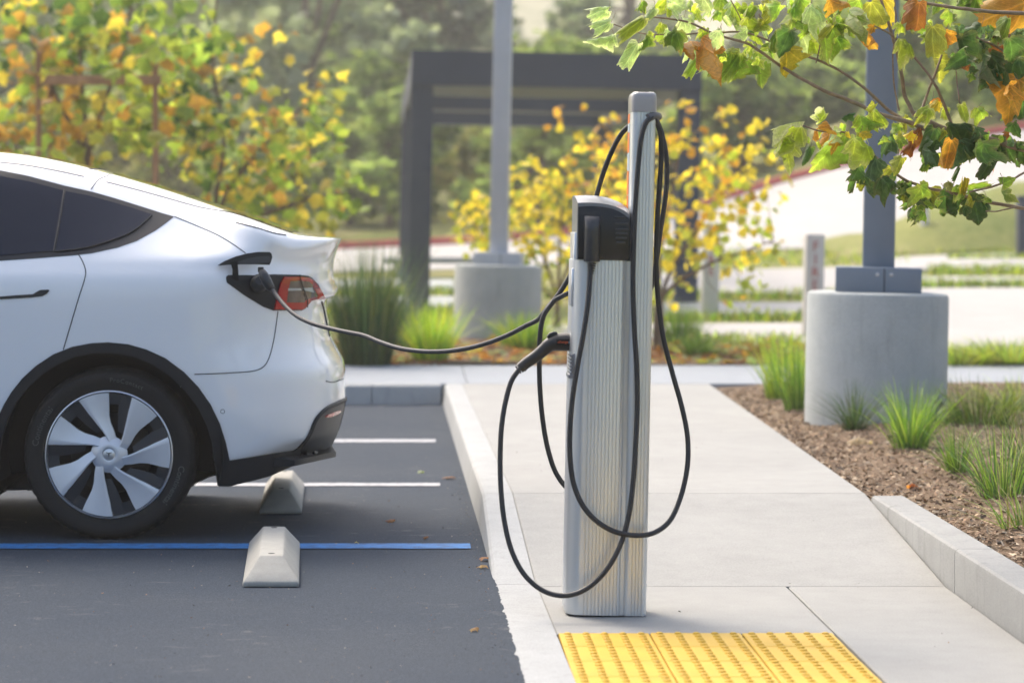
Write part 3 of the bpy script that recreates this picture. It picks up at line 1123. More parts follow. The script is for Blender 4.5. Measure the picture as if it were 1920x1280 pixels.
# base plate
extrude_z("cove_strip", [(.668, 8.966), (.690, 8.972), (.690, 9.118), (.668, 9.118)], .004, 1.195, M['alu'], charger)
extrude_z("base_plate", [(.502, 8.975), (.545, 8.955), (.762, 8.962), (.762, 9.12), (.502, 9.22)], .001, .0045, M['black'], charger)
# pole cap
def pole_cap():
    ring = []
    V, Fs = [], []
    c = (.726, 9.045)
    prof = pn + pf
    lev = [(1.697, 1.055, 1.03), (1.735, 1.055, 1.03), (1.752, 1.04, 1.025), (1.763, .97, 1.0), (1.769, .80, .93), (1.771, .5, .6)]
    n0 = arc(.704, 8.985, .020, .022, 180, 270, 6) + arc(.746, 8.985, .020, .022, 270, 360, 6) + arc(.746, 9.105, .020, .022, 0, 90, 6) + arc(.704, 9.105, .020, .022, 90, 180, 6)
    n = len(n0)
    for z, s, s2 in lev:
        for x, y in n0:
            V.append(clx(Vector((c[0] + (x - c[0]) * s, c[1] + (y - c[1]) * s2, z - (.012 * ((y - c[1]) / .12) ** 2 if z > 1.74 else 0)))))
    for k in range(len(lev) - 1):
        for i in range(n):
            a = k * n + i; b_ = k * n + (i + 1) % n
            Fs.append((a, b_, b_ + n, a + n))
    Fs.append(list(range(n))[::-1]); Fs.append([(len(lev) - 1) * n + i for i in range(n)])
    mk("pole_cap", V, Fs, M['cap'], charger, 40)
pole_cap()
# orange and white strip on the front of the pole
x0_ = .6825
for (za, zb, m_) in ((1.42, 1.50, 'orange'), (1.503, 1.56, 'label_white'), (1.563, 1.63, 'orange'), (1.633, 1.66, 'label_white'), (1.663, 1.694, 'orange')):
    extrude_z("front_strip", [(x0_, 9.045), (x0_ + .004, 9.045), (x0_ + .004, 9.108), (x0_, 9.108)], za, zb, M[m_], charger)
extrude_z("front_strip", [(x0_, 9.045), (x0_ + .004, 9.045), (x0_ + .004, 9.108), (x0_, 9.108)], 1.20, 1.417, M['orange'], charger)
# head: grey crowned cover with black cheeks
def head():
    top = [cxz(*p) for p in ((1083, 382), (1094, 381), (1110, 380.6), (1130, 382), (1148, 385.5), (1163, 391), (1173, 396.5), (1181, 403.5))]
    dense = crom([(a, b_, 0) for a, b_ in top], 3)
    bot = 1.198
    y0, y1 = 8.946, 9.254
    ny = 10
    V, Fs = [], []
    m = len(dense)
    for i, d in enumerate(dense):
        for k in range(ny + 1):
            v = -1 + 2 * k / ny
            crown = .026 * (1 - abs(v) ** 2.4)
            x = d[0]
            V.append(clx(Vector((x - (.006 * (1 - v * v) if i == 0 else 0), (y0 + y1) / 2 + v * (y1 - y0) / 2, d[1] + crown))))
    for i in range(m - 1):
        for k in range(ny):
            a = i * (ny + 1) + k
            Fs.append((a, a + 1, a + ny + 2, a + ny + 1))
    # front, back and sides down to the column
    b0 = len(V)
    for i in range(m):
        V.append(clx(Vector((dense[i][0], y0, bot)))); V.append(clx(Vector((dense[i][0], y1, bot))))
    for i in range(m - 1):
        Fs.append((i * (ny + 1), (i + 1) * (ny + 1), b0 + 2 * (i + 1), b0 + 2 * i))
        Fs.append((i * (ny + 1) + ny, b0 + 2 * i + 1, b0 + 2 * (i + 1) + 1, (i + 1) * (ny + 1) + ny))
    Fs.append([k for k in range(ny + 1)] + [b0 + 1, b0])
    Fs.append([(m - 1) * (ny + 1) + k for k in range(ny, -1, -1)] + [b0 + 2 * (m - 1), b0 + 2 * (m - 1) + 1])
    hd = mk("head_cover", V, Fs, M['head_grey'], charger, 40)
    pol = [cxz(*p) for p in ((1083.6, 487), (1084, 389), (1096, 387.5), (1112, 387), (1130, 388.2), (1147, 391), (1160, 396), (1171, 402.5), (1180, 410), (1180, 487))]
    for ya, yb in ((y0 - .004, y0 + .002), (y1 - .002, y1 + .004)):
        prism("side_panel", pol, 'y', ya, yb, M['head_black'], charger, .0015, xf=clx)
    for py, xa, xb in ((407, 1152, 1172), (419, 1153, 1177), (430, 1154, 1178), (438, 1154, 1177), (446, 1154, 1175), (454, 1155, 1172)):
        a = cxz(xa, py); b_ = cxz(xb, py)
        box("louvre", a[0], b_[0], y0 - .0085, y0 - .0042, a[1] - .0035, a[1] + .0025, M['gland'], charger, .0015, xf=clx)
    return hd
head()
def gland(side):
    """block on the cheek where the cable leaves"""
    a = cxz(1094, 491); b_ = cxz(1124, 491); zt = cxz(0, 405)[1]; zb = a[1]
    w = b_[0] - a[0]
    ys = 8.942 if side < 0 else 9.258
    V, Fs = [], []
    n = 10
    sec = [(-.5, 0.0), (-.5, .012)] + [(-.5 + i / n, .014 + .020 * math.sin(math.pi * i / n) ** .6) for i in range(n + 1)] + [(.5, .012), (.5, 0)]
    cx = (a[0] + b_[0]) / 2
    lev = [(zb, 1.0), (zb + .006, 1.03), (zt - .045, 1.03), (zt - .026, 1.0), (zt - .006, .55), (zt, .2)]
    k = len(sec)
    for z, s in lev:
        for u, d in sec:
            V.append(clx(Vector((cx + u * w, ys + side * (d * s), z - LEAN * 0))))
    for j in range(len(lev) - 1):
        for i in range(k - 1):
            q = j * k + i
            Fs.append((q, q + 1, q + k + 1, q + k))
    Fs.append(list(range(k))); Fs.append([(len(lev) - 1) * k + i for i in range(k)][::-1])
    mk("cable_gland", V, Fs, M['gland'], charger, 35)
    yc = ys + side * .018
    for i, (py, r) in enumerate(((494.5, .0150), (499, .0140), (503.5, .0128), (508, .0115), (512.5, .0102))):
        x, z = cxz(1108.5 - i * .5, py)
        lathe("strain_ring", [(r * .6, -.0035), (r, -.0018), (r, .0012), (r * .6, .003)], clx(Vector((x, yc, z))), M['rubber'], charger, 18)
gland(-1); gland(1)
# front bezel, holster and comb-like hook on the parking side
def fr(px0, px1, py0, py1, name, mat, y0=9.02, y1=9.18, bev=.002):
    a = cxz(px0, py1); b_ = cxz(px1, py0)
    return box(name, a[0], b_[0], y0, y1, a[1], b_[1], mat, charger, bev, xf=clx)
fr(1076, 1086, 437, 548, "screen_bezel", M['alu_trim'], 8.985, 9.215)
fr(1072, 1084, 505, 576, "holster_frame", M['alu_trim'], 8.99, 9.16)
fr(1074.5, 1084, 576.5, 664, "holster", M['head_black'], 8.985, 9.16)
comb = fr(1072, 1081, 664.5, 706, "hook", M['head_grey'], 8.972, 9.12)
for i in range(6):
    a = cxz(1069.5, 671 + i * 6.6); b_ = cxz(1074, 667.5 + i * 6.6)
    box("hook_rib", a[0], b_[0], 8.968, 9.12, a[1], b_[1], M['head_grey'], comb, .0008, xf=clx)
fr(1066.5, 1078, 704, 711, "hook_lip", M['head_grey'], 8.966, 9.12)
# clamp at the top of the pole
cl = [P(1215, 222, 8.96), P(1224, 217, 8.975), P(1232, 219, 9.02), P(1233, 219, 9.10), P(1228, 220, 9.16)]
tube("cable_clamp", crom(cl, 6), .0145, M['clamp'], charger, 14)

# ---- cables
def px_path(pts):
    return [P(x, y, Y) for x, y, Y in pts]
CR = .0088
cabA = thing("charging_cable", "black cable looping low round the charging station to its holstered handle", "charging cable", (.55, 8.9, 0), "charging cables")
A1 = px_path([(1107.5, 494, 8.924), (1106, 520, 8.918), (1102.5, 565, 8.905), (1094, 625, 8.895), (1083, 685, 8.89), (1073, 750, 8.885), (1068.5, 810, 8.88), (1069, 860, 8.875), (1076, 908, 8.87), (1092, 946, 8.865), (1118, 976, 8.865), (1150, 995, 8.865), (1187, 1003, 8.875), (1224, 999, 8.91), (1254, 978, 8.95), (1276, 932, 9.0), (1289, 872, 9.03), (1289, 818, 9.05), (1279, 765, 9.06), (1261, 700, 9.07), (1243, 630, 9.07), (1234, 560, 9.06), (1230.5, 500, 9.05), (1232, 420, 9.035), (1236.5, 350, 9.02), (1240, 290, 9.01), (1238, 250, 9.0), (1231, 229, 8.99), (1224, 219, 8.975)])
tube("cord", crom(A1, 7), CR, M['cable'], cabA, 12)
A2 = px_path([(1222, 219, 8.962), (1211, 231, 8.945), (1203, 255, 8.94), (1197.5, 300, 8.938), (1191.5, 380, 8.936), (1188, 470, 8.935), (1187, 540, 8.934), (1189.5, 620, 8.932), (1194, 690, 8.93), (1195, 760, 8.925), (1191.5, 840, 8.91), (1187, 905, 8.90), (1177, 975, 8.885), (1158, 1033, 8.87), (1130, 1076, 8.86), (1096, 1105, 8.855), (1060, 1116, 8.86), (1021, 1108, 8.88), (986, 1080, 8.90), (961, 1036, 8.93), (946, 978, 8.96), (939, 912, 8.98), (938, 850, 9.0), (941, 795, 9.01), (949, 748, 9.03), (960, 712, 9.04), (975, 690, 9.05)])
tube("cord", crom(A2, 7), CR, M['cable'], cabA, 12)
def gun(path, radii, parent, name, mat):
    pts = crom(path, 5)
    # radii per control point interpolated
    rr = np.interp(np.linspace(0, len(path) - 1, len(pts)), range(len(path)), radii)
    return tube(name, pts, list(rr), mat, parent, 18)
hy = 9.06
gp = [P(976, 689, hy), P(990, 678, hy), P(1006, 667, hy), P(1020, 655, hy), (P(1031, 646, hy)), P(1044, 642, hy), P(1060, 641, hy), P(1079, 641, hy)]
hg = gun(gp, [.0185, .0195, .0205, .0215, .0245, .0290, .0305, .0300], cabA, "handle", M['rubber'])
for i, (x, y, r) in enumerate(((971.5, 692.5, .0165), (975.5, 690, .0175), (980, 687, .0190))):
    c_ = P(x, y, hy); d_ = (P(990, 678, hy) - P(976, 689, hy)).normalized()
    tube("collar_ring", [c_ - d_ * .003, c_ - d_ * .002, c_ + d_ * .002, c_ + d_ * .003], [r * .85, r, r, r * .85], M['rubber'], hg, 16)
tp = [P(1024.5, 631, hy), P(1030, 624, hy), P(1038, 621.5, hy), P(1045, 622, hy), P(1046, 630, hy), P(1030, 637, hy)]
prism("latch_button", [(p_.x, p_.z) for p_ in tp], 'y', hy - .011, hy + .011, M['head_black'], hg, .002)
def flat_text(s, c, size, mat, parent, name="lettering", lean=.0):
    v, f = text_mesh(s, size, .0004, 'LEFT')
    q = [Vector((c.x + a[0], c.y - .0005 - a[2], c.z + a[1] + lean * a[0])) for a in v]
    mk(name, q, f, mat, parent)
pl = P(1044, 641, hy - .0325)
lab = box("label_plate", P(1043, 640, 9.03).x, P(1078, 640, 9.03).x, hy - .0322, hy - .026, P(0, 647, 9.03).z, P(0, 635, 9.03).z, M['black'], hg, .0008)
flat_text("-charge", P(1044.5, 641.0, hy - .0335), .0125, M['label_orange'], hg)
flat_text("point", P(1066, 640.6, hy - .0335), .0125, M['label_white'], hg)

cabB = thing("charging_cable", "grey-black cable sagging from the charging station across to the car's plug", "charging cable", (.3, 9.6, 0), "charging cables")
B1 = px_path([(1108, 500, 9.277), (1108, 560, 9.29), (1112, 680, 9.30), (1112, 800, 9.31), (1104, 880, 9.32), (1088, 915, 9.32), (1066, 915, 9.32), (1044, 889, 9.32), (1029, 848, 9.32), (1018, 790, 9.32), (1012, 720, 9.32), (1011.5, 660, 9.31), (1014, 615, 9.30), (1021, 588, 9.30), (1037, 566, 9.31), (1055, 540, 9.31), (1072, 510, 9.31), (1092, 450, 9.30), (1117, 372, 9.28), (1131, 325, 9.27), (1149, 280, 9.25), (1167, 249, 9.23), (1186, 233, 9.20), (1208, 224, 9.18), (1226, 221, 9.16)])
tube("cord", crom(B1, 7), CR, M['cable'], cabB, 12)
B2a = [(1229, 221, 9.15), (1240, 248, 9.16), (1249, 295, 9.17), (1250, 345, 9.18), (1244, 395, 9.20), (1237, 440, 9.23), (1229, 500, 9.27), (1215, 550, 9.30), (1180, 575, 9.31), (1140, 560, 9.31), (1105, 545, 9.31), (1072, 548, 9.30)]
B2b = [(1052, 556), (1036, 566), (1023, 582), (1010, 598), (985, 611), (950, 629), (900, 647), (850, 657), (800, 659), (750, 653), (712, 641), (682, 629), (650, 622.5), (612, 614), (582, 605), (556, 592), (536, 575), (520, 556), (509, 541)]
acc = 0; tot = sum(math.dist(B2b[i], B2b[i + 1]) for i in range(len(B2b) - 1))
path = list(B2a)
for i, (x, y) in enumerate(B2b):
    if i: acc += math.dist(B2b[i - 1], B2b[i])
    t_ = acc / tot
    path.append((x, y, 9.285 + (11.02 - 9.285) * (t_ ** 1.1)))
tube("cord", crom(px_path(path), 6), CR, M['cable_sky'], cabB, 12)
PLUG_END = P(509, 541, 11.02)
# ================================================================== CAR
YN, HW = 11.10, .96
YCC = YN + HW
SC_ = YN / CF
def cpx(px, py): # centre plane
    return ((px - VX) * YCC / CF, CH - (py - VY) * YCC / CF)
roof = [(-5.08, .60), (-5.02, .74), (-4.86, .86), (-4.45, .985), (-3.98, 1.10), (-3.62, 1.30), (-3.25, 1.51), (-2.95, 1.61), (-2.6, 1.652), (-2.25, 1.66)] + \
       [cpx(x, y) for x, y in ((0, 286), (69, 292.5), (137, 305), (213, 324), (275, 341.5), (344, 363), (412, 385.5), (481, 408.5), (535, 428), (566, 438), (590, 441.5), (639, 446.5))]
rx = np.array([p[0] for p in roof]); rz = np.array([p[1] for p in roof])
rear = [cpx(x, y) for x, y in ((640, 446.5), (637, 455), (630.5, 470), (626, 485), (623.5, 505), (626, 527), (633, 545), (630, 552), (613, 560), (611, 575), (615, 600), (621, 632), (633, 657), (644, 679), (647, 700), (648, 746), (646, 757), (639, 789), (632, 814), (618, 836), (600, 850), (560, 868))]
rearz = np.array([p[1] for p in rear][::-1]); rearx = np.array([p[0] for p in rear][::-1])
XT = rear[0][0]
def smooth_interp(xq, xs_, ys_):
    # monotone cubic (PCHIP)
    xs_ = np.asarray(xs_, float); ys_ = np.asarray(ys_, float)
    h = np.diff(xs_); dl = np.diff(ys_) / h
    d = np.zeros(len(xs_))
    for i in range(1, len(xs_) - 1):
        if dl[i - 1] * dl[i] > 0:
            w1 = 2 * h[i] + h[i - 1]; w2 = h[i] + 2 * h[i - 1]
            d[i] = (w1 + w2) / (w1 / dl[i - 1] + w2 / dl[i])
    d[0] = dl[0]; d[-1] = dl[-1]
    xq = np.clip(xq, xs_[0], xs_[-1])
    i = np.clip(np.searchsorted(xs_, xq) - 1, 0, len(xs_) - 2)
    t = (xq - xs_[i]) / h[i]
    return (1 + 2 * t) * (1 - t)**2 * ys_[i] + t * (1 - t)**2 * h[i] * d[i] + t * t * (3 - 2 * t) * ys_[i + 1] + t * t * (t - 1) * h[i] * d[i + 1]
def Troof(x): return float(smooth_interp(x, rx, rz))
soft = [cpx(x, y) for x, y in ((640, 446.5), (637, 455), (631, 470), (627, 485), (624, 505), (621, 527), (618.5, 545), (617, 560), (616, 580), (617.5, 605), (622, 632), (633, 657), (644, 679), (647, 700), (648, 746), (646, 757), (639, 789), (632, 814), (618, 836), (600, 850), (560, 868))]
softz = np.array([p[1] for p in soft][::-1]); softx = np.array([p[0] for p in soft][::-1])
def Rrear(w, k=0.0):
    """tail profile; the ledge under the tailgate (k=1) fades out towards the lamps (k=0)"""
    a = float(smooth_interp(w, softz, softx))
    return a if k <= 0 else a + (float(smooth_interp(w, rearz, rearx)) - a) * k

COR_A, COR_N = .66, 2.55
NT = 110
def section(wt, X):
    """half section: list of (d inward, w height) from under-body centre round to roof centre"""
    fr_ = min(1, max(0, (X + 2.2) / 1.7))               # 0 ahead of the rear wheel, 1 at the tail
    sill = .185 + .03 * fr_ + .125 * sstep((X + .84) / .36)
    dr = .255 + .10 * fr_
    belt = 1.16
    if wt < 1.32 and X < -3.0:                          # bonnet: section simply capped
        k = max(0.0, (wt - .55)) / .75
        cps = [(.96, sill), (.16, sill), (.06, sill + .05), (.03, .36), (.018, .50), (.015, .50 + .35 * (wt - .5)), (.03, .5 + .62 * (wt - .5)), (.07, .5 + .82 * (wt - .5)), (.16, .5 + .93 * (wt - .5)), (.34, .5 + .975 * (wt - .5)), (.62, wt - .004), (.96, wt)]
    else:
        sh = 1.112
        cps = [(.96, sill), (.16, sill), (.06, sill + .05), (.030, .40), (.012, .62), (.002, .86), (.0, 1.02), (.010, sh - .012),
               (.030, sh + .024), (.052, belt + .012), (.052 + (dr - .052) * .5, belt + (wt - belt) * .42), (dr, belt + (wt - belt) * .765), (dr + .075, belt + (wt - belt) * .875), (dr + .22, belt + (wt - belt) * .962), (dr + .42, belt + (wt - belt) * .992), (.96, wt)]
        f2 = sstep((X + .98) / .42)                        # the deck flattens into a sharp-edged spoiler
        if f2 > 0:
            box_ = [(.028, sh + .018), (.040, sh + .03 + (wt - sh) * .15), (.052, sh + (wt - sh) * .55), (.070, wt - .022), (.092, wt - .008), (.16, wt - .002), (.45, wt - .0005), (.96, wt)]
            cps = cps[:8] + [((1 - f2) * a[0] + f2 * b_[0], (1 - f2) * a[1] + f2 * b_[1]) for a, b_ in zip(cps[8:], box_)]
        f3 = sstep((X + .74) / .34)                        # flared lip with a scoop below it
        if f3 > 0:
            hc = float(np.interp(X, [-.70, -.56, -.36], [.125, .10, .015]))
            w9 = min(sh + .045, wt - hc - .042)
            lip_ = [(.040, min(sh + .012, w9 - .008)), (.066, w9), (.066, wt - hc - .026), (.036, wt - hc), (.052, wt - hc * .78), (.12, wt - hc * .25), (.45, wt - .0005), (.96, wt)]
            cps = cps[:8] + [((1 - f3) * a[0] + f3 * b_[0], (1 - f3) * a[1] + f3 * b_[1]) for a, b_ in zip(cps[8:], lip_)]
    return cps
def resample(cps, n):
    q = np.array(crom([(a, b_, 0) for a, b_ in cps], 12))[:, :2]
    # spend samples on the side, few on the floor
    seg = np.hypot(np.diff(q[:, 0]) * .6, np.diff(q[:, 1]) * 1.4)
    s = np.concatenate([[0], np.cumsum(seg)]); s /= s[-1]
    t = np.linspace(0, 1, n)
    return np.interp(t, s, q[:, 0]), np.interp(t, s, q[:, 1])
stations = []
s_list = list(np.linspace(0, .55, 26)[:-1]) + list(np.linspace(.55, 1, 60)[:-1])
XF = -5.06
for s in s_list: stations.append(('f', s))
for th in np.linspace(0, 1, 64): stations.append(('c', th))
half = []
for kind, s in stations:
    if kind == 'f':
        Xtop = XF + (XT - COR_A - XF) * s
        wt = Troof(Xtop)
        d, w = resample(section(wt, Xtop), NT)
        X = np.array([XF + (Rrear(min(ww, rearz[-1])) - COR_A - XF) * s for ww in w])
        # front corner rounding
        fc = max(0, 1 - (Xtop - XF) / .8)
        d = d + (HW - d) * (1 - (1 - fc ** 3.2) ** (1 / 2.4)) * .9
        half.append(np.stack([X, YN + d, w], 1))
    else:
        ang = (s ** .8) * math.pi / 2
        sx = math.sin(ang) ** (2 / COR_N); sy = max(0, math.cos(ang)) ** (2 / COR_N)
        Xtop = XT - COR_A * (1 - sx)
        wt = Troof(Xtop)
        d, w = resample(section(wt, Xtop), NT)
        kk = sstep((s - .62) / .25)
        X = np.array([Rrear(min(ww, rearz[-1]), kk) - COR_A * (1 - sx) for ww in w])
        d = d + (HW - d) * (1 - sy)
        half.append(np.stack([X, YN + d, w], 1))
half = np.array(half)                                    # stations x NT x 3
NS = len(half)
WX, WZ, WR = (203.5 - VX) * SC_, .3615, .3615
FXW = WX - 2.89
ARCH_IN = [(403, 868), (398, 832), (388, 798), (371, 763), (346, 731), (318, 704), (285, 682), (250, 668), (212, 661.5), (175, 662), (140, 669), (108, 683), (78, 703), (50, 729), (29, 757), (14, 787), (4, 818), (-2, 850), (-4, 900)]
def _grow(p_):
    d_ = math.dist(p_, (203, 856)); k_ = (d_ + 11) / d_
    return (203 + (p_[0] - 203) * k_, 856 + (p_[1] - 856) * k_)
ARCH_CUT = [(414, 1050), (414, 905)] + [_grow(p_) for p_ in ARCH_IN] + [(-16, 1050)]
def _ins(poly, x, y):
    c = False; j = len(poly) - 1
    for i in range(len(poly)):
        xi, yi = poly[i]; xj, yj = poly[j]
        if (yi > y) != (yj > y) and x < (xj - xi) * (y - yi) / (yj - yi) + xi: c = not c
        j = i
    return c
def in_arch(c):
    if c[1] > YN + .30: return False
    if math.hypot(c[0] - FXW, c[2] - WZ) < .455: return True
    return abs(c[0] - WX) < .6 and c[2] < .9 and _ins(ARCH_CUT, VX + c[0] / c[1] * CF, VY + (CH - c[2]) / c[1] * CF)
Vn = half.reshape(-1, 3)
Fn = []
for i in range(NS - 1):
    for j in range(NT - 1):
        Fn.append((i * NT + j, (i + 1) * NT + j, (i + 1) * NT + j + 1, i * NT + j + 1))
Fn = np.array(Fn)
bvh_full = BVHTree.FromPolygons([tuple(v) for v in Vn], [tuple(f) for f in Fn])
cen = Vn[Fn].mean(1)
keep = np.array([not in_arch(c) for c in cen])
Fk = Fn[keep]
Vm = Vn.copy(); Vm[:, 1] = 2 * YCC - Vm[:, 1]
car = thing("parked_car", "white electric hatchback plugged in at its rear corner", "car", (-2.7, YCC, 0))
body = mk("body", np.concatenate([Vn, Vm]), np.concatenate([Fk[:, ::-1], Fk + len(Vn)]), M['paint'], car, 42)
mod = None
bmx = bmesh.new(); bmx.from_mesh(body.data)
bmesh.ops.remove_doubles(bmx, verts=bmx.verts, dist=.0002)
bmesh.ops.recalc_face_normals(bmx, faces=bmx.faces)
bmx.to_mesh(body.data); bmx.free()
body.data.shade_smooth()
try: body.data.set_sharp_from_angle(angle=math.radians(38))
except Exception: pass

EYE = Vector((0, 0, CH))
def cast(px, py, tree=bvh_full):
    d = Vector(((px - VX) / CF, 1.0, -(py - VY) / CF)).normalized()
    loc, nor, idx, dist = tree.ray_cast(EYE, d)
    if loc is None:
        for k_ in range(1, 40):                          # below the sill: carry on straight down from the skin above
            d2 = Vector(((px - VX) / CF, 1.0, -(py - 2.5 * k_ - VY) / CF)).normalized()
            l2, n2, i2, s2 = tree.ray_cast(EYE, d2)
            if l2 is not None:
                return P(px, py, l2.y), Vector((n2.x, n2.y, 0)).normalized() * (-1 if n2.y > 0 else 1)
        q = P(px, py, YN + .05)
        loc, nor, idx, dist = tree.find_nearest(q)
    if nor.dot(d) > 0: nor = -nor
    return loc, nor
def inside(poly, x, y):
    c = False
    n = len(poly)
    j = n - 1
    for i in range(n):
        xi, yi = poly[i]; xj, yj = poly[j]
        if (yi > y) != (yj > y) and x < (xj - xi) * (y - yi) / (yj - yi) + xi: c = not c
        j = i
    return c
def densify(poly, step):
    out = []
    n = len(poly)
    for i in range(n):
        a = poly[i]; b_ = poly[(i + 1) % n]
        m = max(1, int(math.dist(a, b_) / step))
        for k in range(m): out.append((a[0] + (b_[0] - a[0]) * k / m, a[1] + (b_[1] - a[1]) * k / m))
    return out
def smooth_poly(poly, n=5):
    q = poly + [poly[0], poly[1], poly[2]]
    o = crom([(a, b_, 0) for a, b_ in q], n)
    o = o[n:-2 * n]
    return [(v[0], v[1]) for v in o][: (len(poly)) * n]
def panel(name, poly, mat, parent, off=.003, thick=.010, step=7, mirror=False, holes=(), floor=None):
    bnd = densify(poly, step)
    pts = [Vector(p) for p in bnd]
    n = len(pts)
    edges = [(i, (i + 1) % n) for i in range(n)]
    loops = [list(range(n))]
    for h in holes:
        hb = densify(h, step); s0 = len(pts)
        pts += [Vector(p) for p in hb]
        edges += [(s0 + i, s0 + (i + 1) % len(hb)) for i in range(len(hb))]
        loops.append(list(range(s0, s0 + len(hb))))
    xs_ = [p[0] for p in bnd]; ys_ = [p[1] for p in bnd]
    x = min(xs_) + step * .5
    while x < max(xs_):
        y = min(ys_) + step * .5
        while y < max(ys_):
            if inside(bnd, x, y) and not any(inside(h, x, y) for h in holes) and min((p[0] - x)**2 + (p[1] - y)**2 for p in bnd) > (step * .45)**2:
                pts.append(Vector((x, y)))
            y += step
        x += step
    vo, eo, fo, ov, oe, of = geometry.delaunay_2d_cdt(pts, edges, [], 1 if not holes else 0, 1e-5)
    if holes:
        fo = [f for f in fo if inside(bnd, sum(vo[i][0] for i in f) / len(f), sum(vo[i][1] for i in f) / len(f)) and not any(inside(h, sum(vo[i][0] for i in f) / len(f), sum(vo[i][1] for i in f) / len(f)) for h in holes)]
    V, N_ = [], []
    for v in vo:
        if floor is not None and v[1] > floor(v[0]):
            l, nn = cast(v[0], floor(v[0]))
            nn = Vector((nn.x, nn.y, 0)).normalized()
            l = P(v[0], v[1], l.y + .0006 * (v[1] - floor(v[0])))
        else:
            l, nn = cast(v[0], v[1])
        V.append(l + nn * off); N_.append(nn)
    Fs = [list(f) for f in fo]
    # orient toward the camera
    for f in Fs:
        a, b_, c = (V[i] for i in f[:3])
        if (b_ - a).cross(c - a).dot(N_[f[0]]) < 0: f.reverse()
    # rim
    ec = {}
    for f in Fs:
        for i in range(len(f)):
            e = (f[i], f[(i + 1) % len(f)])
            ec[tuple(sorted(e))] = ec.get(tuple(sorted(e)), []) + [e]
    base = {}
    for k, es in ec.items():
        if len(es) == 1:
            a, b_ = es[0]
            for q in (a, b_):
                if q not in base:
                    base[q] = len(V); V.append(V[q] - N_[q] * thick)
            Fs.append([b_, a, base[a], base[b_]])
    o = mk(name, V, Fs, mat, parent, 40)
    if mirror:
        V2 = [Vector((v.x, 2 * YCC - v.y, v.z)) for v in V]
        mk(name, V2, [f[::-1] for f in Fs], mat, parent, 40)
    return o
def seam(pts, parent, r=.0021, name="panel_seam", mat=None, n=6, push=.0006):
    q = crom([(a, b_, 0) for a, b_ in pts], n)
    L = []
    for v in q:
        l, nn = cast(v[0], v[1]); L.append(l + nn * push)
    return tube(name, L, r, mat or M['seam'], parent, 6)
def z1(L): return [(x / 2.909, 260 + y / 2.909) for x, y in L]
def z2(L): return [(x / 2.782, 620 + y / 2.782) for x, y in L]
def z3(L): return [(390 + x / 6.4, 440 + y / 6.4) for x, y in L]

# side glazing
trim_up = [(-560, 372), (-480, 345), (-380, 322), (-250, 306), (-120, 307), (0, 320), (51, 330), (120, 348.5), (172, 360), (213, 371.5), (258, 385.5), (300, 399), (326, 406.5)]
trim_lo = [(310, 419), (292, 432), (256, 452), (220, 464.5), (172, 475), (137, 479), (60, 485), (0, 489), (-200, 497), (-400, 503), (-560, 506), (-640, 500)]
panel("window_surround", trim_up + trim_lo, M['trim'], car, .002, .012, 9, mirror=True)
g1 = [(-165, 316), (-100, 319), (0, 331.5), (60, 343), (118, 358.5), (108, 415), (99.5, 471), (0, 480), (-100, 484), (-180, 487), (-175, 400)]
panel("side_window", g1, M['glass'], car, .0055, .006, 8, mirror=True)
g2 = [(123.5, 360), (165, 368), (213, 381), (250, 392), (285, 403.5), (284, 407), (268, 420), (254, 431), (235, 441), (213, 449.5), (165, 463.5), (140, 467.5), (104.5, 471.5), (113, 420)]
panel("side_window", g2, M['glass'], car, .0055, .006, 7, mirror=True)
g3 = [(-200, 317), (-290, 326), (-390, 350), (-470, 384), (-530, 430), (-560, 470), (-540, 494), (-300, 491), (-205, 488)]
panel("side_window", g3, M['glass'], car, .0055, .006, 10, mirror=True)
# moulding inside the rear corner
seam([(284, 405), (268, 420.5), (254, 431.8), (235, 442), (213, 450.5), (165, 465), (104, 473)], car, .003, "window_seal", M['trim'], push=.006)
seam([(121, 356), (111, 420), (101, 473)], car, .0032, "window_seal", M['trim'], push=.0055)

# roof and hatch glass lifted from the same skin (rows near the top of each section)
def skin(name, s0, s1, j0, mat, off=.003):
    V, Fs = [], []
    idx = list(range(s0, s1)); js = list(range(j0, NT))
    nj = len(js)
    for a, i in enumerate(idx):
        for j in js:
            p0 = half[max(i - 1, 0), j]; p1 = half[min(i + 1, NS - 1), j]; q0 = half[i, max(j - 1, 0)]; q1 = half[i, min(j + 1, NT - 1)]
            nn = Vector(p1 - p0).cross(Vector(q1 - q0))
            nn = nn.normalized() if nn.length > 1e-9 else Vector((0, 0, 1))
            if nn.z < 0: nn = -nn
            V.append(Vector(half[i, j]) + nn * off)
    n0 = len(V)
    for a in range(len(idx) - 1):
        for b_ in range(nj - 1):
            k = a * nj + b_
            Fs.append((k, k + nj, k + nj + 1, k + 1))
    V2 = [Vector((v.x, 2 * YCC - v.y, v.z)) for v in V]
    F2 = [tuple(x + n0 for x in f[::-1]) for f in Fs]
    o = mk(name, V + V2, list(Fs) + F2, mat, car, True)
    b = bmesh.new(); b.from_mesh(o.data)
    bmesh.ops.remove_doubles(b, verts=b.verts, dist=.0015); bmesh.ops.recalc_face_normals(b, faces=b.faces)
    b.to_mesh(o.data); b.free(); o.data.shade_smooth()
    return o
Xtop = half[:, -1, 0]
def st(x): return int(np.argmin(abs(Xtop - x)))
j_rail = int(np.argmin(abs(half[st(-1.9), :, 1] - (YN + .365))))
xg = cpx(213, 324)[0]
skin("roof_glass", st(-2.9), st(xg) - 1, j_rail, M['roof_glass'])
skin("hatch_glass", st(xg) + 1, st(cpx(560, 435)[0]), j_rail, M['roof_glass'])
seam(z1([(497, 277), (515, 250), (540, 222), (580, 205), (628, 187)]), car)
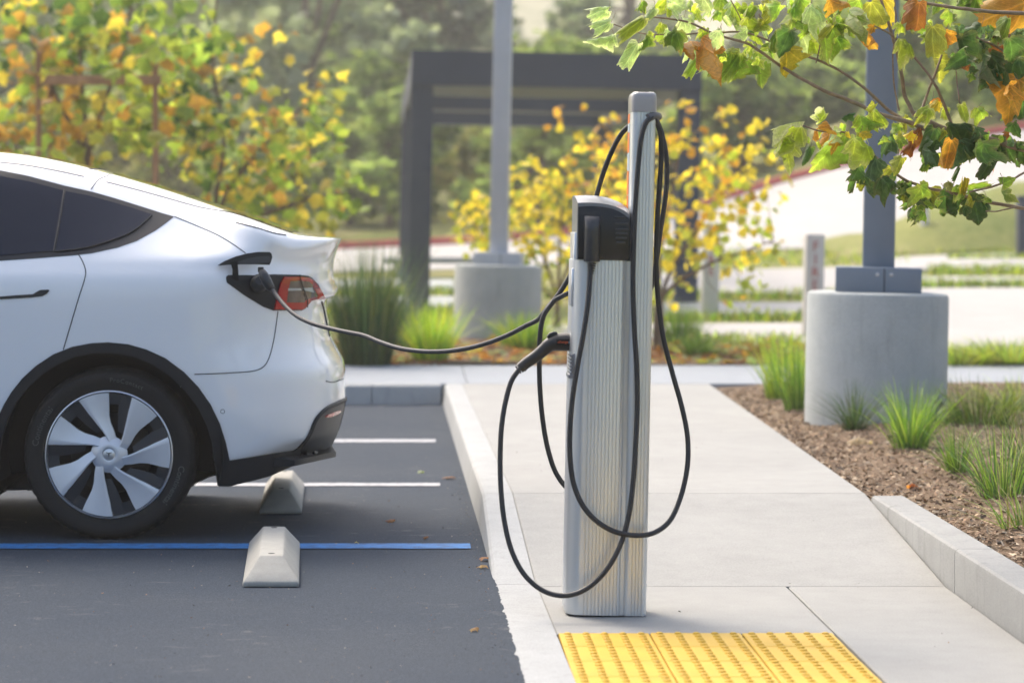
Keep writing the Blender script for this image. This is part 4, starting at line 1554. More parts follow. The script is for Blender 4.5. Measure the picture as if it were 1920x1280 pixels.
# panel seams
seam(z1([(395, 600), (440, 650), (467, 720), (463, 760), (430, 865), (390, 1000), (345, 1150)]), car)
seam(z1([(950, 425), (1060, 470), (1180, 522), (1270, 575), (1340, 625)]), car)
seam(z1([(1515, 940), (1505, 1020), (1490, 1110), (1465, 1200), (1440, 1240), (1400, 1262), (1250, 1277), (1060, 1284)]), car)
seam(z1([(1285, 457), (1400, 487), (1500, 517), (1560, 526)]), car, .003)
seam([(603, 566), (606.5, 580), (611.5, 604), (617.5, 630)], car, .005, "tailgate_gap", M['black'])
seam(z2([(1700, 262), (1735, 268), (1792, 250)]), car, .002)
# parking sensor
c0, n0_ = cast(417.3, 771)
ringp = [(417.3 + 3.8 * math.cos(a), 771 + 3.8 * math.sin(a)) for a in np.linspace(0, 2 * math.pi, 17)]
seam(ringp, car, .0011, "parking_sensor", M['diffuser'], 2)
# door handle
panel("door_handle", [(-60, 561), (0, 556), (30, 553.5), (62, 551.5), (69, 547), (76, 543.5), (91, 543), (93, 544.5), (88, 550.5), (80, 555), (60, 557.5), (0, 561), (-60, 566)], M['trim'], car, .004, .01, 5)
panel("door_handle", [(-420, 575), (-330, 570), (-300, 566), (-290, 562), (-272, 562), (-280, 571), (-300, 576), (-420, 582)], M['trim'], car, .004, .01, 6)

# black cladding: arch, sill, skirt
def arc_px(cx, cy, r, a0, a1, n, sx=1.0): return [(cx + r * sx * math.cos(math.radians(a)), cy - r * math.sin(math.radians(a))) for a in np.linspace(a0, a1, n)]
arch_out = [(0, 774), (8, 757), (22, 734), (42, 709), (68, 685), (100, 664), (135, 650), (172, 643), (203, 641.5), (240, 645), (275, 655), (310, 671), (345, 697), (372, 725), (395, 758), (412, 793), (423, 828), (430, 862)]
arch_in = [(403, 868), (398, 832), (388, 798), (371, 763), (346, 731), (318, 704), (285, 682), (250, 668), (212, 661.5), (175, 662), (140, 669), (108, 683), (78, 703), (50, 729), (29, 757), (14, 787), (4, 818), (-2, 850), (-4, 900)]
panel("arch_cladding", [(-26, 930), (-24, 880), (-16, 820)] + arch_out + arch_in, M['clad'], car, .008, .05, 7, mirror=True)
skirt = [(404, 869), (430.5, 862.8), (470, 857), (510, 851), (552, 844.5), (562, 838), (560, 852), (550, 872), (503, 893), (460, 904), (430, 911), (410, 911)]
panel("bumper_skirt", skirt, M['clad'], car, .006, .04, 6, mirror=True, floor=lambda x: float(np.interp(x, [404, 430, 552, 562], [858, 856, 841, 834])))
sill = [(-28, 880), (-120, 886), (-400, 893), (-700, 897), (-780, 899), (-780, 935), (-400, 944), (-60, 947), (-28, 940)]
panel("sill_cladding", sill, M['clad'], car, .006, .04, 14, mirror=True)
# grey insert at the bumper's corner, with edge
ins = [(562, 838), (575, 821), (589, 790), (599, 777), (611, 767), (628, 758), (645, 751), (643, 765), (637, 789), (631, 812), (621, 833), (600, 846), (575, 858), (556, 866)]
panel("bumper_insert", ins, M['diffuser'], car, .005, .02, 5, mirror=True)
seam([(552, 846), (566, 832), (578, 816), (590, 788), (600, 775), (612, 765), (630, 756), (646, 749)], car, .0095, "insert_edge", M['clad'], push=.004)
panel("reflector", z2([(1688, 448), (1700, 436), (1735, 420), (1768, 412), (1764, 424), (1740, 438), (1706, 450)]), M['reflector'], car, .011, .01, 3)
# tow lip below the bumper
lipz = [P(552, 872, 11.3), P(590, 862, 11.5), P(626, 850, 11.9)]
V = []
def lip():
    # blade following the rear corner in plan
    V, Fs = [], []
    pts = []
    for a in np.linspace(0, 1, 14):
        px = 552 + (630 - 552) * a
        py = 868 - 17 * a
        Y = 11.28 + .78 * a ** 1.6
        pts.append(P(px, py, Y))
    pts2 = [Vector((p.x, 2 * YCC - p.y, p.z)) for p in pts[::-1]]
    allp = pts + pts2[1:]
    for p in allp:
        V.extend([p + Vector((0, 0, .012)), p + Vector((.0, 0, -.012)), p + Vector((-.16, .02 if p.y < YCC else -.02, -.018)), p + Vector((-.16, .02 if p.y < YCC else -.02, .03))])
    for i in range(len(allp) - 1):
        for j in range(4):
            a = i * 4 + j; b_ = i * 4 + (j + 1) % 4
            Fs.append((a, b_, b_ + 4, a + 4))
    Fs.append((0, 1, 2, 3)); k = (len(allp) - 1) * 4; Fs.append((k + 3, k + 2, k + 1, k))
    mk("diffuser_lip", V, Fs, M['clad'], car, 30)
lip()

# tail lamp and charge port
lamp_dark = z3([(215, 520), (222, 498), (245, 487), (540, 488), (780, 478), (1070, 483), (1190, 492), (1240, 515), (1320, 600), (1398, 762), (1290, 775), (1225, 795), (1165, 885), (1120, 908), (780, 908), (660, 864), (440, 730), (225, 575)])
lb = panel("charge_port_panel", lamp_dark, M['clad'], car, .003, .02, 5, mirror=True)
red_out = z3([(900, 506), (1080, 504), (1190, 514), (1255, 555), (1320, 640), (1388, 748), (1290, 768), (1220, 788), (1160, 868), (1110, 896), (782, 896), (820, 730), (860, 580)])
red_in = z3([(965, 556), (1080, 548), (1190, 558), (1235, 600), (1300, 735), (1230, 752), (1165, 775), (1130, 812), (922, 812), (940, 680)])
tl = panel("tail_lamp", red_out, M['lens_red'], car, .010, .012, 3.5, holes=[red_in])
panel("lamp_window", red_in, M['lens_clear'], tl, .0085, .008, 4)
panel("lamp_bar", z3([(940, 640), (1090, 640), (1100, 665), (938, 668)]), M['lens_bar'], tl, .0105, .003, 4)
panel("lamp_bar", z3([(1110, 640), (1225, 632), (1245, 690), (1140, 665)]), M['lens_bar'], tl, .0105, .003, 4)
seam(z3([(1075, 486), (1085, 540), (1120, 650), (1160, 770), (1165, 870)]), tl, .0018, "lamp_seam", M['black'], push=.0125)
# far side lamp
panel_m = [Vector((v.co.x, v.co.y, v.co.z)) for v in tl.data.vertices]
V = [Vector((v.co.x, -v.co.y, v.co.z)) for v in tl.data.vertices]
tl2 = mk("tail_lamp", [v + wl(car) for v in V], [list(p_.vertices)[::-1] for p_ in tl.data.polygons], M['lens_red'], car, 40)

# open charge port flap on its arm
def flap():
    up = z3([(112, 370), (200, 315), (330, 262), (470, 225), (600, 207), (740, 208), (762, 225), (772, 270)])
    lo = z3([(755, 330), (738, 362), (560, 357), (380, 356), (240, 362), (150, 370)])
    pol = up + lo
    Yp = cast(440, 512)[0].y - .035
    V, Fs = [], []
    n = len(pol)
    for dy in (0.0, .018):
        for (x, y) in pol:
            V.append(P(x, y, Yp + dy + .00035 * (500 - x) * 0))
    for i in range(n): Fs.append((i, (i + 1) % n, (i + 1) % n + n, i + n))
    Fs.append(list(range(n))[::-1]); Fs.append([n + i for i in range(n)])
    fl = mk("charge_port_flap", V, Fs, M['trim'], car, 30)
    inn = z3([(350, 330), (470, 285), (600, 262), (735, 255), (752, 275), (745, 330), (560, 348), (400, 350)])
    V = [P(x, y, Yp - .004) for x, y in inn] + [P(x, y, Yp + .002) for x, y in inn]
    n = len(inn)
    Fs = [tuple(range(n))[::-1]] + [(i, (i + 1) % n, (i + 1) % n + n, i + n) for i in range(n)]
    mk("flap_liner", V, Fs, M['diffuser'], fl, 30)
    c1 = z3([(268, 325), (355, 318), (362, 420), (370, 552), (290, 552), (294, 420)])
    V = [P(x, y, Yp - .006 + .03 * (i in (3, 4))) for i, (x, y) in enumerate(c1)] + [P(x, y, Yp + .03) for x, y in c1]
    n = 6
    Fs = [tuple(range(n))[::-1], tuple(range(n, 2 * n))] + [(i, (i + 1) % n, (i + 1) % n + n, i + n) for i in range(n)]
    mk("flap_arm", V, Fs, M['black'], fl)
flap()
# plug in the port: part of the cable
pc, pn_ = cast(485, 531)
sock = lathe("charge_socket", [(.038, -.01), (.038, .008), (.030, .010), (.026, .004), (.0001, .004)], (0, 0, 0), M['black'], None, 24, axis='y')
for v in sock.data.vertices: v.co = Vector((v.co.x, -v.co.y, v.co.z)) + (pc - wl(car))
sock.parent = car; WL[sock.name] = wl(car)
e0 = pc + Vector((0, .0, 0)); e1 = pc + Vector((.004, -.045, .006)); 
ppath = [pc + Vector((0, .01, -.004)), pc + Vector((.001, -.02, -.003)), pc + Vector((.004, -.045, .004)), pc + Vector((.008, -.062, .012))]
hb = gun(ppath, [.037, .037, .033, .020], cabB, "handle", M['rubber'])
gpath = [P(488, 507, 11.035), P(491, 510, 11.03), P(495, 517, 11.022), P(500, 527, 11.018), P(505, 536, 11.018), PLUG_END + Vector((-.001, 0, .002))]
gun(gpath, [.010, .0165, .0205, .0215, .0195, .0175], hb, "grip", M['gland'])
ppath = gpath
dd = (ppath[-1] - ppath[-2]).normalized()
for k in range(4):
    c_ = PLUG_END - dd * (.010 - k * .006)
    tube("collar_ring", [c_ - dd * .002, c_ - dd * .001, c_ + dd * .001, c_ + dd * .002], [.012, .0195 - k * .0018, .0195 - k * .0018, .012], M['rubber'], hb, 14)
q = P(489, 505, 11.03)
box("latch_button", q.x - .012, q.x + .012, q.y - .01, q.y + .012, q.z - .012, q.z + .010, M['head_black'], hb, .003)
bx_ = box("label_plate", pc.x - .024, pc.x - .008, pc.y - .056, pc.y - .046, pc.z - .006, pc.z + .008, M['label_orange'], hb, .002)

# ---- wheels
def wheel(cx, ysign):
    """ysign -1 near side; outer face looks to -y"""
    yo = YN + .004 if ysign < 0 else 2 * YCC - YN - .004
    s = 1 if ysign < 0 else -1
    c = Vector((cx, yo, WZ))
    w = bpy.data.objects.new("wheel", None); COL.objects.link(w); w.parent = car
    w.location = c - wl(car); w.scale = (1.024, 1, 1.024); WL[w.name] = c
    n = 96
    prof = [(.256, .035), (.2595, .016), (.265, .009), (.275, .008), (.290, .003), (.305, .000), (.318, .001), (.328, .004), (.331, .0055), (.3325, .0085), (.340, .016), (.346, .026), (.350, .038), (.3525, .055), (.353, .075), (.353, .185), (.350, .215), (.340, .240), (.300, .250), (.255, .240)]
    V, Fs = [], []
    n = 144
    for k, (r, h) in enumerate(prof):
        for i in range(n):
            a = 2 * math.pi * i / n
            rr = r
            if 9 <= k <= 13 and i % 3 == 0: rr = r - .004
            V.append(c + Vector((rr * math.cos(a), s * h, rr * math.sin(a))))
    m = len(prof)
    for k in range(m - 1):
        for i in range(n):
            a = k * n + i; b_ = k * n + (i + 1) % n
            Fs.append((a, b_, b_ + n, a + n))
    mk("tyre", V, Fs, M['tyre'], w, 35)
    # tread grooves
    for h in (.08, .112, .145, .178):
        lathe("tread_groove", [(.3534, h - .004), (.3536, h), (.3534, h + .004)], c if s > 0 else c, M['black'], w, 72, 'y', caps=False, xf=(None if s > 0 else (lambda p_: Vector((p_.x, 2 * c.y - p_.y, p_.z)))))
    def disc(name, prof, mat, caps=False):
        return lathe(name, [(r, s * h) for r, h in prof], c, mat, w, 72, 'y', 40, caps=caps)
    disc("rim", [(.240, .10), (.250, .03), (.2535, .012), (.2565, .006), (.2605, .008), (.262, .016), (.260, .03)], M['alu_trim'], False)
    disc("brake_disc", [(.0001, .11), (.165, .11), (.168, .125)], M['brake'])
    disc("wheel_back", [(.0001, .155), (.24, .15), (.245, .10)], M['black'])
    # cover: dark pan with openings, silver blades
    def polar(r, deg): # deg measured from straight down, towards +x seen from outside
        a = math.radians(deg - 90)
        return Vector((r * math.cos(a) * s, 0, r * math.sin(a)))
    N7 = 7; step_ = 360 / 7
    Rm = .2515
    def sheet(name, pts, mat, th=.014):
        # pts: list of rows; each row list of (r,deg,h)
        V, Fs = [], []
        nr = len(pts); nc = len(pts[0])
        for row in pts:
            for r, dg, h in row: V.append(c + polar(r, dg) + Vector((0, s * h, 0)))
        for i in range(nr - 1):
            for j in range(nc - 1):
                a = i * nc + j
                Fs.append((a, a + 1, a + nc + 1, a + nc))
        b0 = len(V)
        rim_ = [j for j in range(nc)] + [i * nc + nc - 1 for i in range(1, nr)] + [(nr - 1) * nc + j for j in range(nc - 2, -1, -1)] + [i * nc for i in range(nr - 2, 0, -1)]
        for q in rim_: V.append(V[q] + Vector((0, s * th, 0)))
        L = len(rim_)
        for i in range(L): Fs.append((rim_[i], b0 + i, b0 + (i + 1) % L, rim_[(i + 1) % L]))
        o = mk(name, V, Fs, mat, w, 30)
        b = bmesh.new(); b.from_mesh(o.data); bmesh.ops.recalc_face_normals(b, faces=b.faces); b.to_mesh(o.data); b.free()
        return o
    for k in range(N7):
        o_ = k * step_ - 1.5
        rows = []
        for r in (.055, .075, .10, .13, .16, .19, .22, .24, Rm):
            f = (r - .055) / (Rm - .055)
            # leading ridge and trailing edge, degrees
            lead = np.interp(r, [.055, .08, .12, .18, Rm], [-22, -13, -4, 2.2, 5.2])
            trail = np.interp(r, [.055, .085, .11, .14, .17, .21, Rm], [-54, -42, -31, -25, -24, -24.5, -24])
            row = []
            for u in (0, .12, .22, .5, .8, 1):
                h = .0035 + .016 * (u ** .9) * (1 - .55 * f) + (.004 if u == 0 else 0)
                row.append((r, o_ + lead + (trail - lead) * u, h))
            rows.append(row)
        sheet("wheel_blade", rows, M['wheel_silver'])
        rows = []
        for r in (.10, .13, .17, .21, .25):
            lead = np.interp(r, [.055, .08, .12, .18, Rm], [-22, -13, -4, 2.2, 5.2])
            wd = np.interp(r, [.10, .15, .25], [15, 14.5, 12])
            rows.append([(r, o_ + lead + .4, .014), (r, o_ + lead + wd * .5, .017), (r, o_ + lead + wd, .022)])
        sheet("wheel_vane", rows, M['wheel_dark'], .006)
        rows = []
        for r in (.205, .225, Rm):
            rows.append([(r, o_ + np.interp(r, [.2, .25], [15.5, 14.5]), .021), (r, o_ + 22, .020), (r, o_ + step_ - 22.5, .016)])
        sheet("wheel_vane", rows, M['wheel_dark'], .006)
    disc("hub", [(.0001, .010), (.024, .010), (.0265, .0085), (.028, .0035), (.037, .0022), (.045, .004), (.062, .012), (.075, .022)], M['wheel_silver'])
    hc = disc("hub_cap", [(.0001, .0075), (.022, .0080), (.0245, .0095)], M['alu_trim'])
    em = [(-.012, .010), (0, .007), (.012, .010), (.010, .006), (.003, .004), (0, -.013), (-.003, .004), (-.010, .006)]
    mk("hub_emblem", [c + Vector((x * s, s * .0068, z)) for x, z in em], [tuple(range(8)) if s < 0 else tuple(range(8))[::-1]], M['wheel_dark'], w)
    # sidewall lettering
    if s > 0:
        def ring_text(txt, r, a_mid, size, sp=1.0):
            v, f = text_mesh(txt, size, .0, 'CENTER', sp)
            q = []
            for a in v:
                rr = r + a[1]
                ang = math.radians(a_mid) - a[0] / r
                h = np.interp(rr, [.268, .29, .305, .318, .331], [.010, .003, .0, .001, .0055]) - .0012
                q.append(c + Vector((rr * math.cos(ang), h, rr * math.sin(ang))))
            mk("lettering", q, f, M['tyre_text'], w)
        ring_text("Continental", .300, -25, .036, 1.0)
        ring_text("Continental", .300, 157, .036, 1.0)
        ring_text("ProContact", .303, 76, .026, 1.15)
        for r in (.279, .322):
            tube("sidewall_rib", [c + Vector((r * math.cos(a), float(np.interp(r, [.268, .29, .305, .318, .331], [.010, .003, .0, .001, .0055])), r * math.sin(a))) for a in np.linspace(0, 2 * math.pi, 73)], .0009, M['tyre'], w, 5)
    return w
for cx in (WX, FXW):
    wheel(cx, -1); wheel(cx, 1)
# wheel wells and underside
for cx in (WX, FXW):
    V, Fs = [], []
    n = 30
    for i in range(n + 1):
        a = math.radians(-14 + 208 * i / n)
        for y in (YN + .03, YN + .36):
            V.append((cx + .472 * math.cos(a), y, WZ + .472 * math.sin(a)))
    for i in range(n): Fs.append((2 * i, 2 * i + 1, 2 * i + 3, 2 * i + 2))
    b0 = len(V); V.append((cx, YN + .36, WZ - .05))
    for i in range(n): Fs.append((2 * i + 1, b0, 2 * i + 3))
    mk("wheel_well", V, Fs, M['black'], car, 30)
    mk("wheel_well", [(x, 2 * YCC - y, z) for x, y, z in V], [f[::-1] for f in Fs], M['black'], car, 30)
box("underbody", -4.95, WX - .49, YN + .10, 2 * YCC - YN - .10, .165, .215, M['black'], car, .01)
box("underbody", WX + .49, -.66, YN + .3, 2 * YCC - YN - .3, .25, .28, M['black'], car, .01)
box("rear_axle", WX - .08, WX + .08, YN + .2, 2 * YCC - YN - .2, WZ - .08, WZ + .08, M['black'], car, .02)
# ================================================================== VEGETATION
PAL = {'t': (.50, .40, .27), 'b': (.42, .52, .06), 'g': (.17, .29, .04), 'd': (.085, .17, .042), 'p': (.48, .58, .30), 'y': (.74, .56, .05),
       'o': (.52, .25, .04), 'r': (.30, .105, .03), 'v': (.34, .37, .06), 'm': (.28, .43, .06), 'k': (.11, .19, .085)}
HALF = [(0, .0), (.11, -.09), (.30, -.06), (.47, .03), (.37, .17), (.52, .24), (.70, .40), (.55, .45), (.40, .49), (.31, .56), (.33, .69), (.17, .77), (.0, 1.0)]
OUT = HALF + [(-x, y) for x, y in HALF[-2:0:-1]]
def leaf_geo(kind, seed, crinkle=.05, fold=.25, curl=.5, cup=.3, serr=.02, step=.13, roll=9.0):
    r = random.Random(seed)
    if kind == 'maple': out = OUT
    else:
        out = [(.46 * math.sin(t) * (1 - .25 * math.cos(t)), .5 - .5 * math.cos(t)) for t in np.linspace(0, 2 * math.pi, 15)[:-1]]
    fine_ = kind == 'maple' and serr > .02
    bnd = densify(out, .065 if fine_ else .13 if kind == 'maple' else .3)
    if fine_:
        bnd = [(x + r.uniform(-.012, .012) + (.024 if i % 2 else -.014) * (x / (abs(x) + .15)), y + r.uniform(-.014, .014) + (.012 if i % 2 else -.012)) for i, (x, y) in enumerate(bnd)]
        bnd[0] = (0.0, 0.0)
    else:
        bnd = [(x + r.uniform(-serr, serr), y + r.uniform(-serr, serr)) for x, y in bnd]
    pts = [Vector(p) for p in bnd]; n = len(pts)
    yv = -.05
    while yv < 1:
        xv = -.7
        while xv < .7:
            if inside(bnd, xv, yv) and min((p[0] - xv)**2 + (p[1] - yv)**2 for p in bnd) > (step * .5)**2:
                pts.append(Vector((xv + r.uniform(-.02, .02), yv + r.uniform(-.02, .02))))
            xv += step
        yv += step
    vo, eo, fo, *_ = geometry.delaunay_2d_cdt(pts, [(i, (i + 1) % n) for i in range(n)], [], 1, 1e-5)
    V = np.array([(v[0], v[1], 0.0) for v in vo])
    off = Vector((seed * 3.7, seed * 1.3, 0))
    edge = np.array([min(math.dist((v[0], v[1]), p) for p in bnd) for v in vo])
    for i, v in enumerate(V):
        x, y = v[0], v[1]
        z = -fold * (math.sqrt(x * x + .02) - .141)
        z += crinkle * noise.noise(Vector((x * 3.2, y * 3.2, 0)) + off) + crinkle * .75 * noise.noise(Vector((x * 7, y * 7, 3)) + off)
        z -= cup * (x * x) * 1.2
        # edge roll
        e = max(0, .10 - edge[i]) / .10
        z -= .06 * e * cup * (1 + noise.noise(Vector((x * 4, y * 4, 8)) + off))
        # bend along the midrib
        a = curl * y
        ny = math.sin(a) / curl if abs(curl) > 1e-3 else y
        nz = -(1 - math.cos(a)) / curl if abs(curl) > 1e-3 else 0
        xr = roll * math.sin(x / roll); z -= roll * (1 - math.cos(x / roll))
        V[i] = (xr * (1 - .25 * fold), ny - z * math.sin(a) * .5, nz + z * math.cos(a))
    return V, [list(f) for f in fo], edge
def leaf_cols(base, V, edge, seed, edgecol=None, ck='g'):
    r = random.Random(seed)
    c = np.tile(np.array(base), (len(V), 1)) * r.uniform(.85, 1.15)
    for i, v in enumerate(V):
        f = 1 + .25 * noise.noise(Vector((v[0] * 4 + seed, v[1] * 4, 1)))
        vein = math.exp(-(v[0] / .04) ** 2) * .25
        c[i] = c[i] * f * (1 + vein)
        alt = {'o': (.66, .44, .06), 'r': (.52, .25, .05), 'y': (.56, .50, .08), 'g': (.34, .38, .06), 'm': (.42, .48, .07), 'b': (.56, .60, .10), 'd': (.11, .17, .05), 'p': (.40, .52, .20), 'v': (.48, .42, .06), 'k': (.14, .22, .11), 't': (.40, .30, .18)}[ck]
        a_ = min(1, max(0, .35 + .9 * noise.noise(Vector((v[0] * 2.4 - seed, v[1] * 2.4, seed * 2.2)))))
        c[i] = c[i] * (1 - .6 * a_) + np.array(alt) * .6 * a_
        if edgecol is not None:
            e = max(0, .07 - edge[i]) / .07
            e *= .7
            c[i] = c[i] * (1 - e) + np.array(edgecol) * e
    return np.clip(c, 0, 1)
LEAFMESH = {}
def leaf_mesh(kind, colkey, var):
    k = (kind, colkey, var)
    if k not in LEAFMESH:
        r = random.Random(var * 13 + 5)
        if kind == 'maple':
            V, Fs, ed = leaf_geo('maple', var, r.uniform(.16, .34), r.uniform(.1, .7), r.choice([-.6, .6, 1.0, 1.5, 2.0]), r.uniform(.3, 1.5), .03, .10, [.6, .32, .24, .45, .21, 1.2, .34, .27, .40, .25][var % 10])
        elif kind == 'far':
            V, Fs, ed = leaf_geo('maple', var, .08, r.uniform(.1, .6), r.uniform(-.3, 1.2), r.uniform(.1, .6), .01, .3)
        else:
            V, Fs, ed = leaf_geo('round', var, .05, r.uniform(.0, .5), r.uniform(-.2, .8), .3, .0, .4)
        ec = {'p': (.62, .64, .46), 'b': (.62, .60, .30), 'g': (.38, .38, .14), 'd': (.20, .20, .08), 'm': (.42, .40, .12)}.get(colkey) if kind == 'maple' else None
        bc = np.array(PAL[colkey])
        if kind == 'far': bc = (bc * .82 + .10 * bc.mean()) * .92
        C = leaf_cols(bc, V, ed, var, ec, colkey)
        if kind == 'far': C = C * 1.0
        me = bpy.data.meshes.new("leaf")
        me.from_pydata([tuple(v) for v in V], [], Fs)
        me.shade_smooth()
        ca = me.color_attributes.new("col", 'FLOAT_COLOR', 'POINT')
        q = np.ones((len(V), 4)); q[:, :3] = C
        ca.data.foreach_set("color", q.ravel())
        me.materials.append(M['leaf'])
        LEAFMESH[k] = (me, V, Fs, C)
    return LEAFMESH[k]
def frame(d, nrm):
    d = d.normalized()
    z = (nrm - d * nrm.dot(d))
    z = z.normalized() if z.length > 1e-4 else d.orthogonal().normalized()
    x = d.cross(z)
    return Matrix((x, d, z)).transposed()
def put_leaf(parent, kind, colkey, pos, d, nrm, size, wide=1.0, var=None):
    me = leaf_mesh(kind, colkey, var if var is not None else random.randrange(7))[0]
    o = bpy.data.objects.new("leaf", me)
    COL.objects.link(o); o.parent = parent
    R = frame(d, nrm)
    Mx = R.to_4x4() @ Matrix.Diagonal((size * wide, size, size * .9, 1))
    Mx.translation = Vector(pos) - wl(parent)
    o.matrix_local = Mx
    return o
def leaf_mass(name, parent, items, label=None):
    """items: (kind,colkey,pos,d,nrm,size); joined into one part"""
    VV, FF, CC = [], [], []
    b = 0
    for kind, ck, pos, d, nrm, size in items:
        me, V, Fs, C = leaf_mesh(kind, ck, random.randrange(7))
        R = np.array(frame(d, nrm))
        VV.append((V * size) @ R.T + np.array(pos)); CC.append(C * random.uniform(.75, 1.2))
        for f in Fs: FF.append([b + i for i in f])
        b += len(V)
    tri = [f for f in FF if len(f) == 3]
    o = fast_mesh(name, np.concatenate(VV), np.array(tri), M['foliage'], parent, np.clip(np.concatenate(CC), 0, 1), True)
    o["kind"] = "stuff"
    return o

# ---- foreground sycamore reaching in from the right
fy = 10.0
fb = Vector(((2180 - VX) * 10.15 / CF, 10.15, .16))
fore = thing("sycamore_tree", "sycamore tree with curled green and rust leaves reaching in from the right", "tree", fb)
trunk_pts = [fb + Vector((0, 0, -.2)), fb + Vector((.01, 0, .5)), P(2165, 560, 10.15), P(2150, 330, 10.12), P(2130, 100, 10.1), P(2120, -300, 10.15), P(2100, -700, 10.1)]
tube("trunk", crom(trunk_pts, 6), list(np.linspace(.062, .022, 6 * 6 + 1)), M['bark'], fore, 14)
def limb(pts, r0, r1, y0=10.0, y1=10.0, parent=fore, name="branch", mat=None):
    n = len(pts)
    q = [P(x, y, y0 + (y1 - y0) * i / (n - 1) + .02 * math.sin(i * 2.1)) for i, (x, y) in enumerate(pts)]
    c = crom(q, 6)
    c = [Vector(v) + Vector((noise.noise(Vector(v) * 22), 0, noise.noise(Vector(v) * 22 + Vector((9, 0, 0))))) * .0022 for v in c]
    rr = np.linspace(r0, r1, len(c))
    rr = [r * (1 + .22 * max(0, noise.noise(Vector(v) * 60))) for r, v in zip(rr, c)]
    return tube(name, c, rr, mat or M['twig'], parent, 9)
limb([(2140, 400), (2030, 320), (1930, 282), (1860, 264), (1795, 250), (1745, 231), (1712, 212)], .017, .0105, 10.12, 10.0)
limb([(1795, 250), (1740, 243), (1700, 228), (1655, 216), (1600, 192), (1545, 170), (1490, 141), (1450, 115), (1405, 84), (1340, 64), (1290, 42), (1240, 34), (1200, 30)], .0095, .0028, 10.01, 9.93)
limb([(1712, 212), (1697, 180), (1690, 140), (1680, 90), (1668, 50), (1655, 10), (1640, -40)], .0080, .0050, 10.0, 9.95)
limb([(1690, 222), (1664, 205), (1634, 177), (1598, 148), (1550, 120), (1500, 101), (1450, 80), (1400, 62), (1330, 62), (1260, 66), (1200, 62), (1150, 45)], .0065, .0022, 10.0, 10.06)
limb([(1790, 248), (1772, 200), (1748, 150), (1712, 105), (1672, 66), (1640, 50)], .0062, .0030, 10.02, 9.92)
limb([(1725, 218), (1738, 178), (1755, 135), (1768, 95), (1775, 50)], .0055, .0035, 10.03, 10.08)
limb([(1686, 208), (1678, 170), (1674, 110), (1680, 40), (1678, 0)], .0035, .0020, 10.02, 10.05)
limb([(2150, 470), (2040, 420), (1960, 396), (1905, 388), (1850, 378), (1785, 362), (1720, 347), (1690, 333), (1650, 301), (1606, 266), (1588, 250), (1540, 246), (1500, 234)], .0085, .0030, 10.1, 9.95)
limb([(1818, 360), (1850, 353), (1885, 342), (1925, 322), (1980, 290)], .0035, .0045, 10.0, 10.05)
limb([(1848, 396), (1870, 396), (1890, 391), (1905, 388)], .0025, .0030, 9.98, 10.0)
limb([(2110, 60), (1980, 30), (1880, 24), (1800, 16), (1720, 4), (1660, -10)], .010, .004, 10.1, 10.0)
limb([(1792, 130), (1795, 160), (1798, 185), (1800, 210)], .0022, .0022, 9.98, 10.0)
limb([(2120, 180), (2010, 170), (1930, 140), (1880, 95), (1830, 70)], .009, .003, 10.12, 9.98)
limb([(1530, 118), (1545, 60), (1560, 20), (1580, -20)], .0028, .0022, 10.0, 10.0)
limb([(1400, 84), (1390, 40), (1370, 0)], .0024, .0020, 9.95, 9.95)
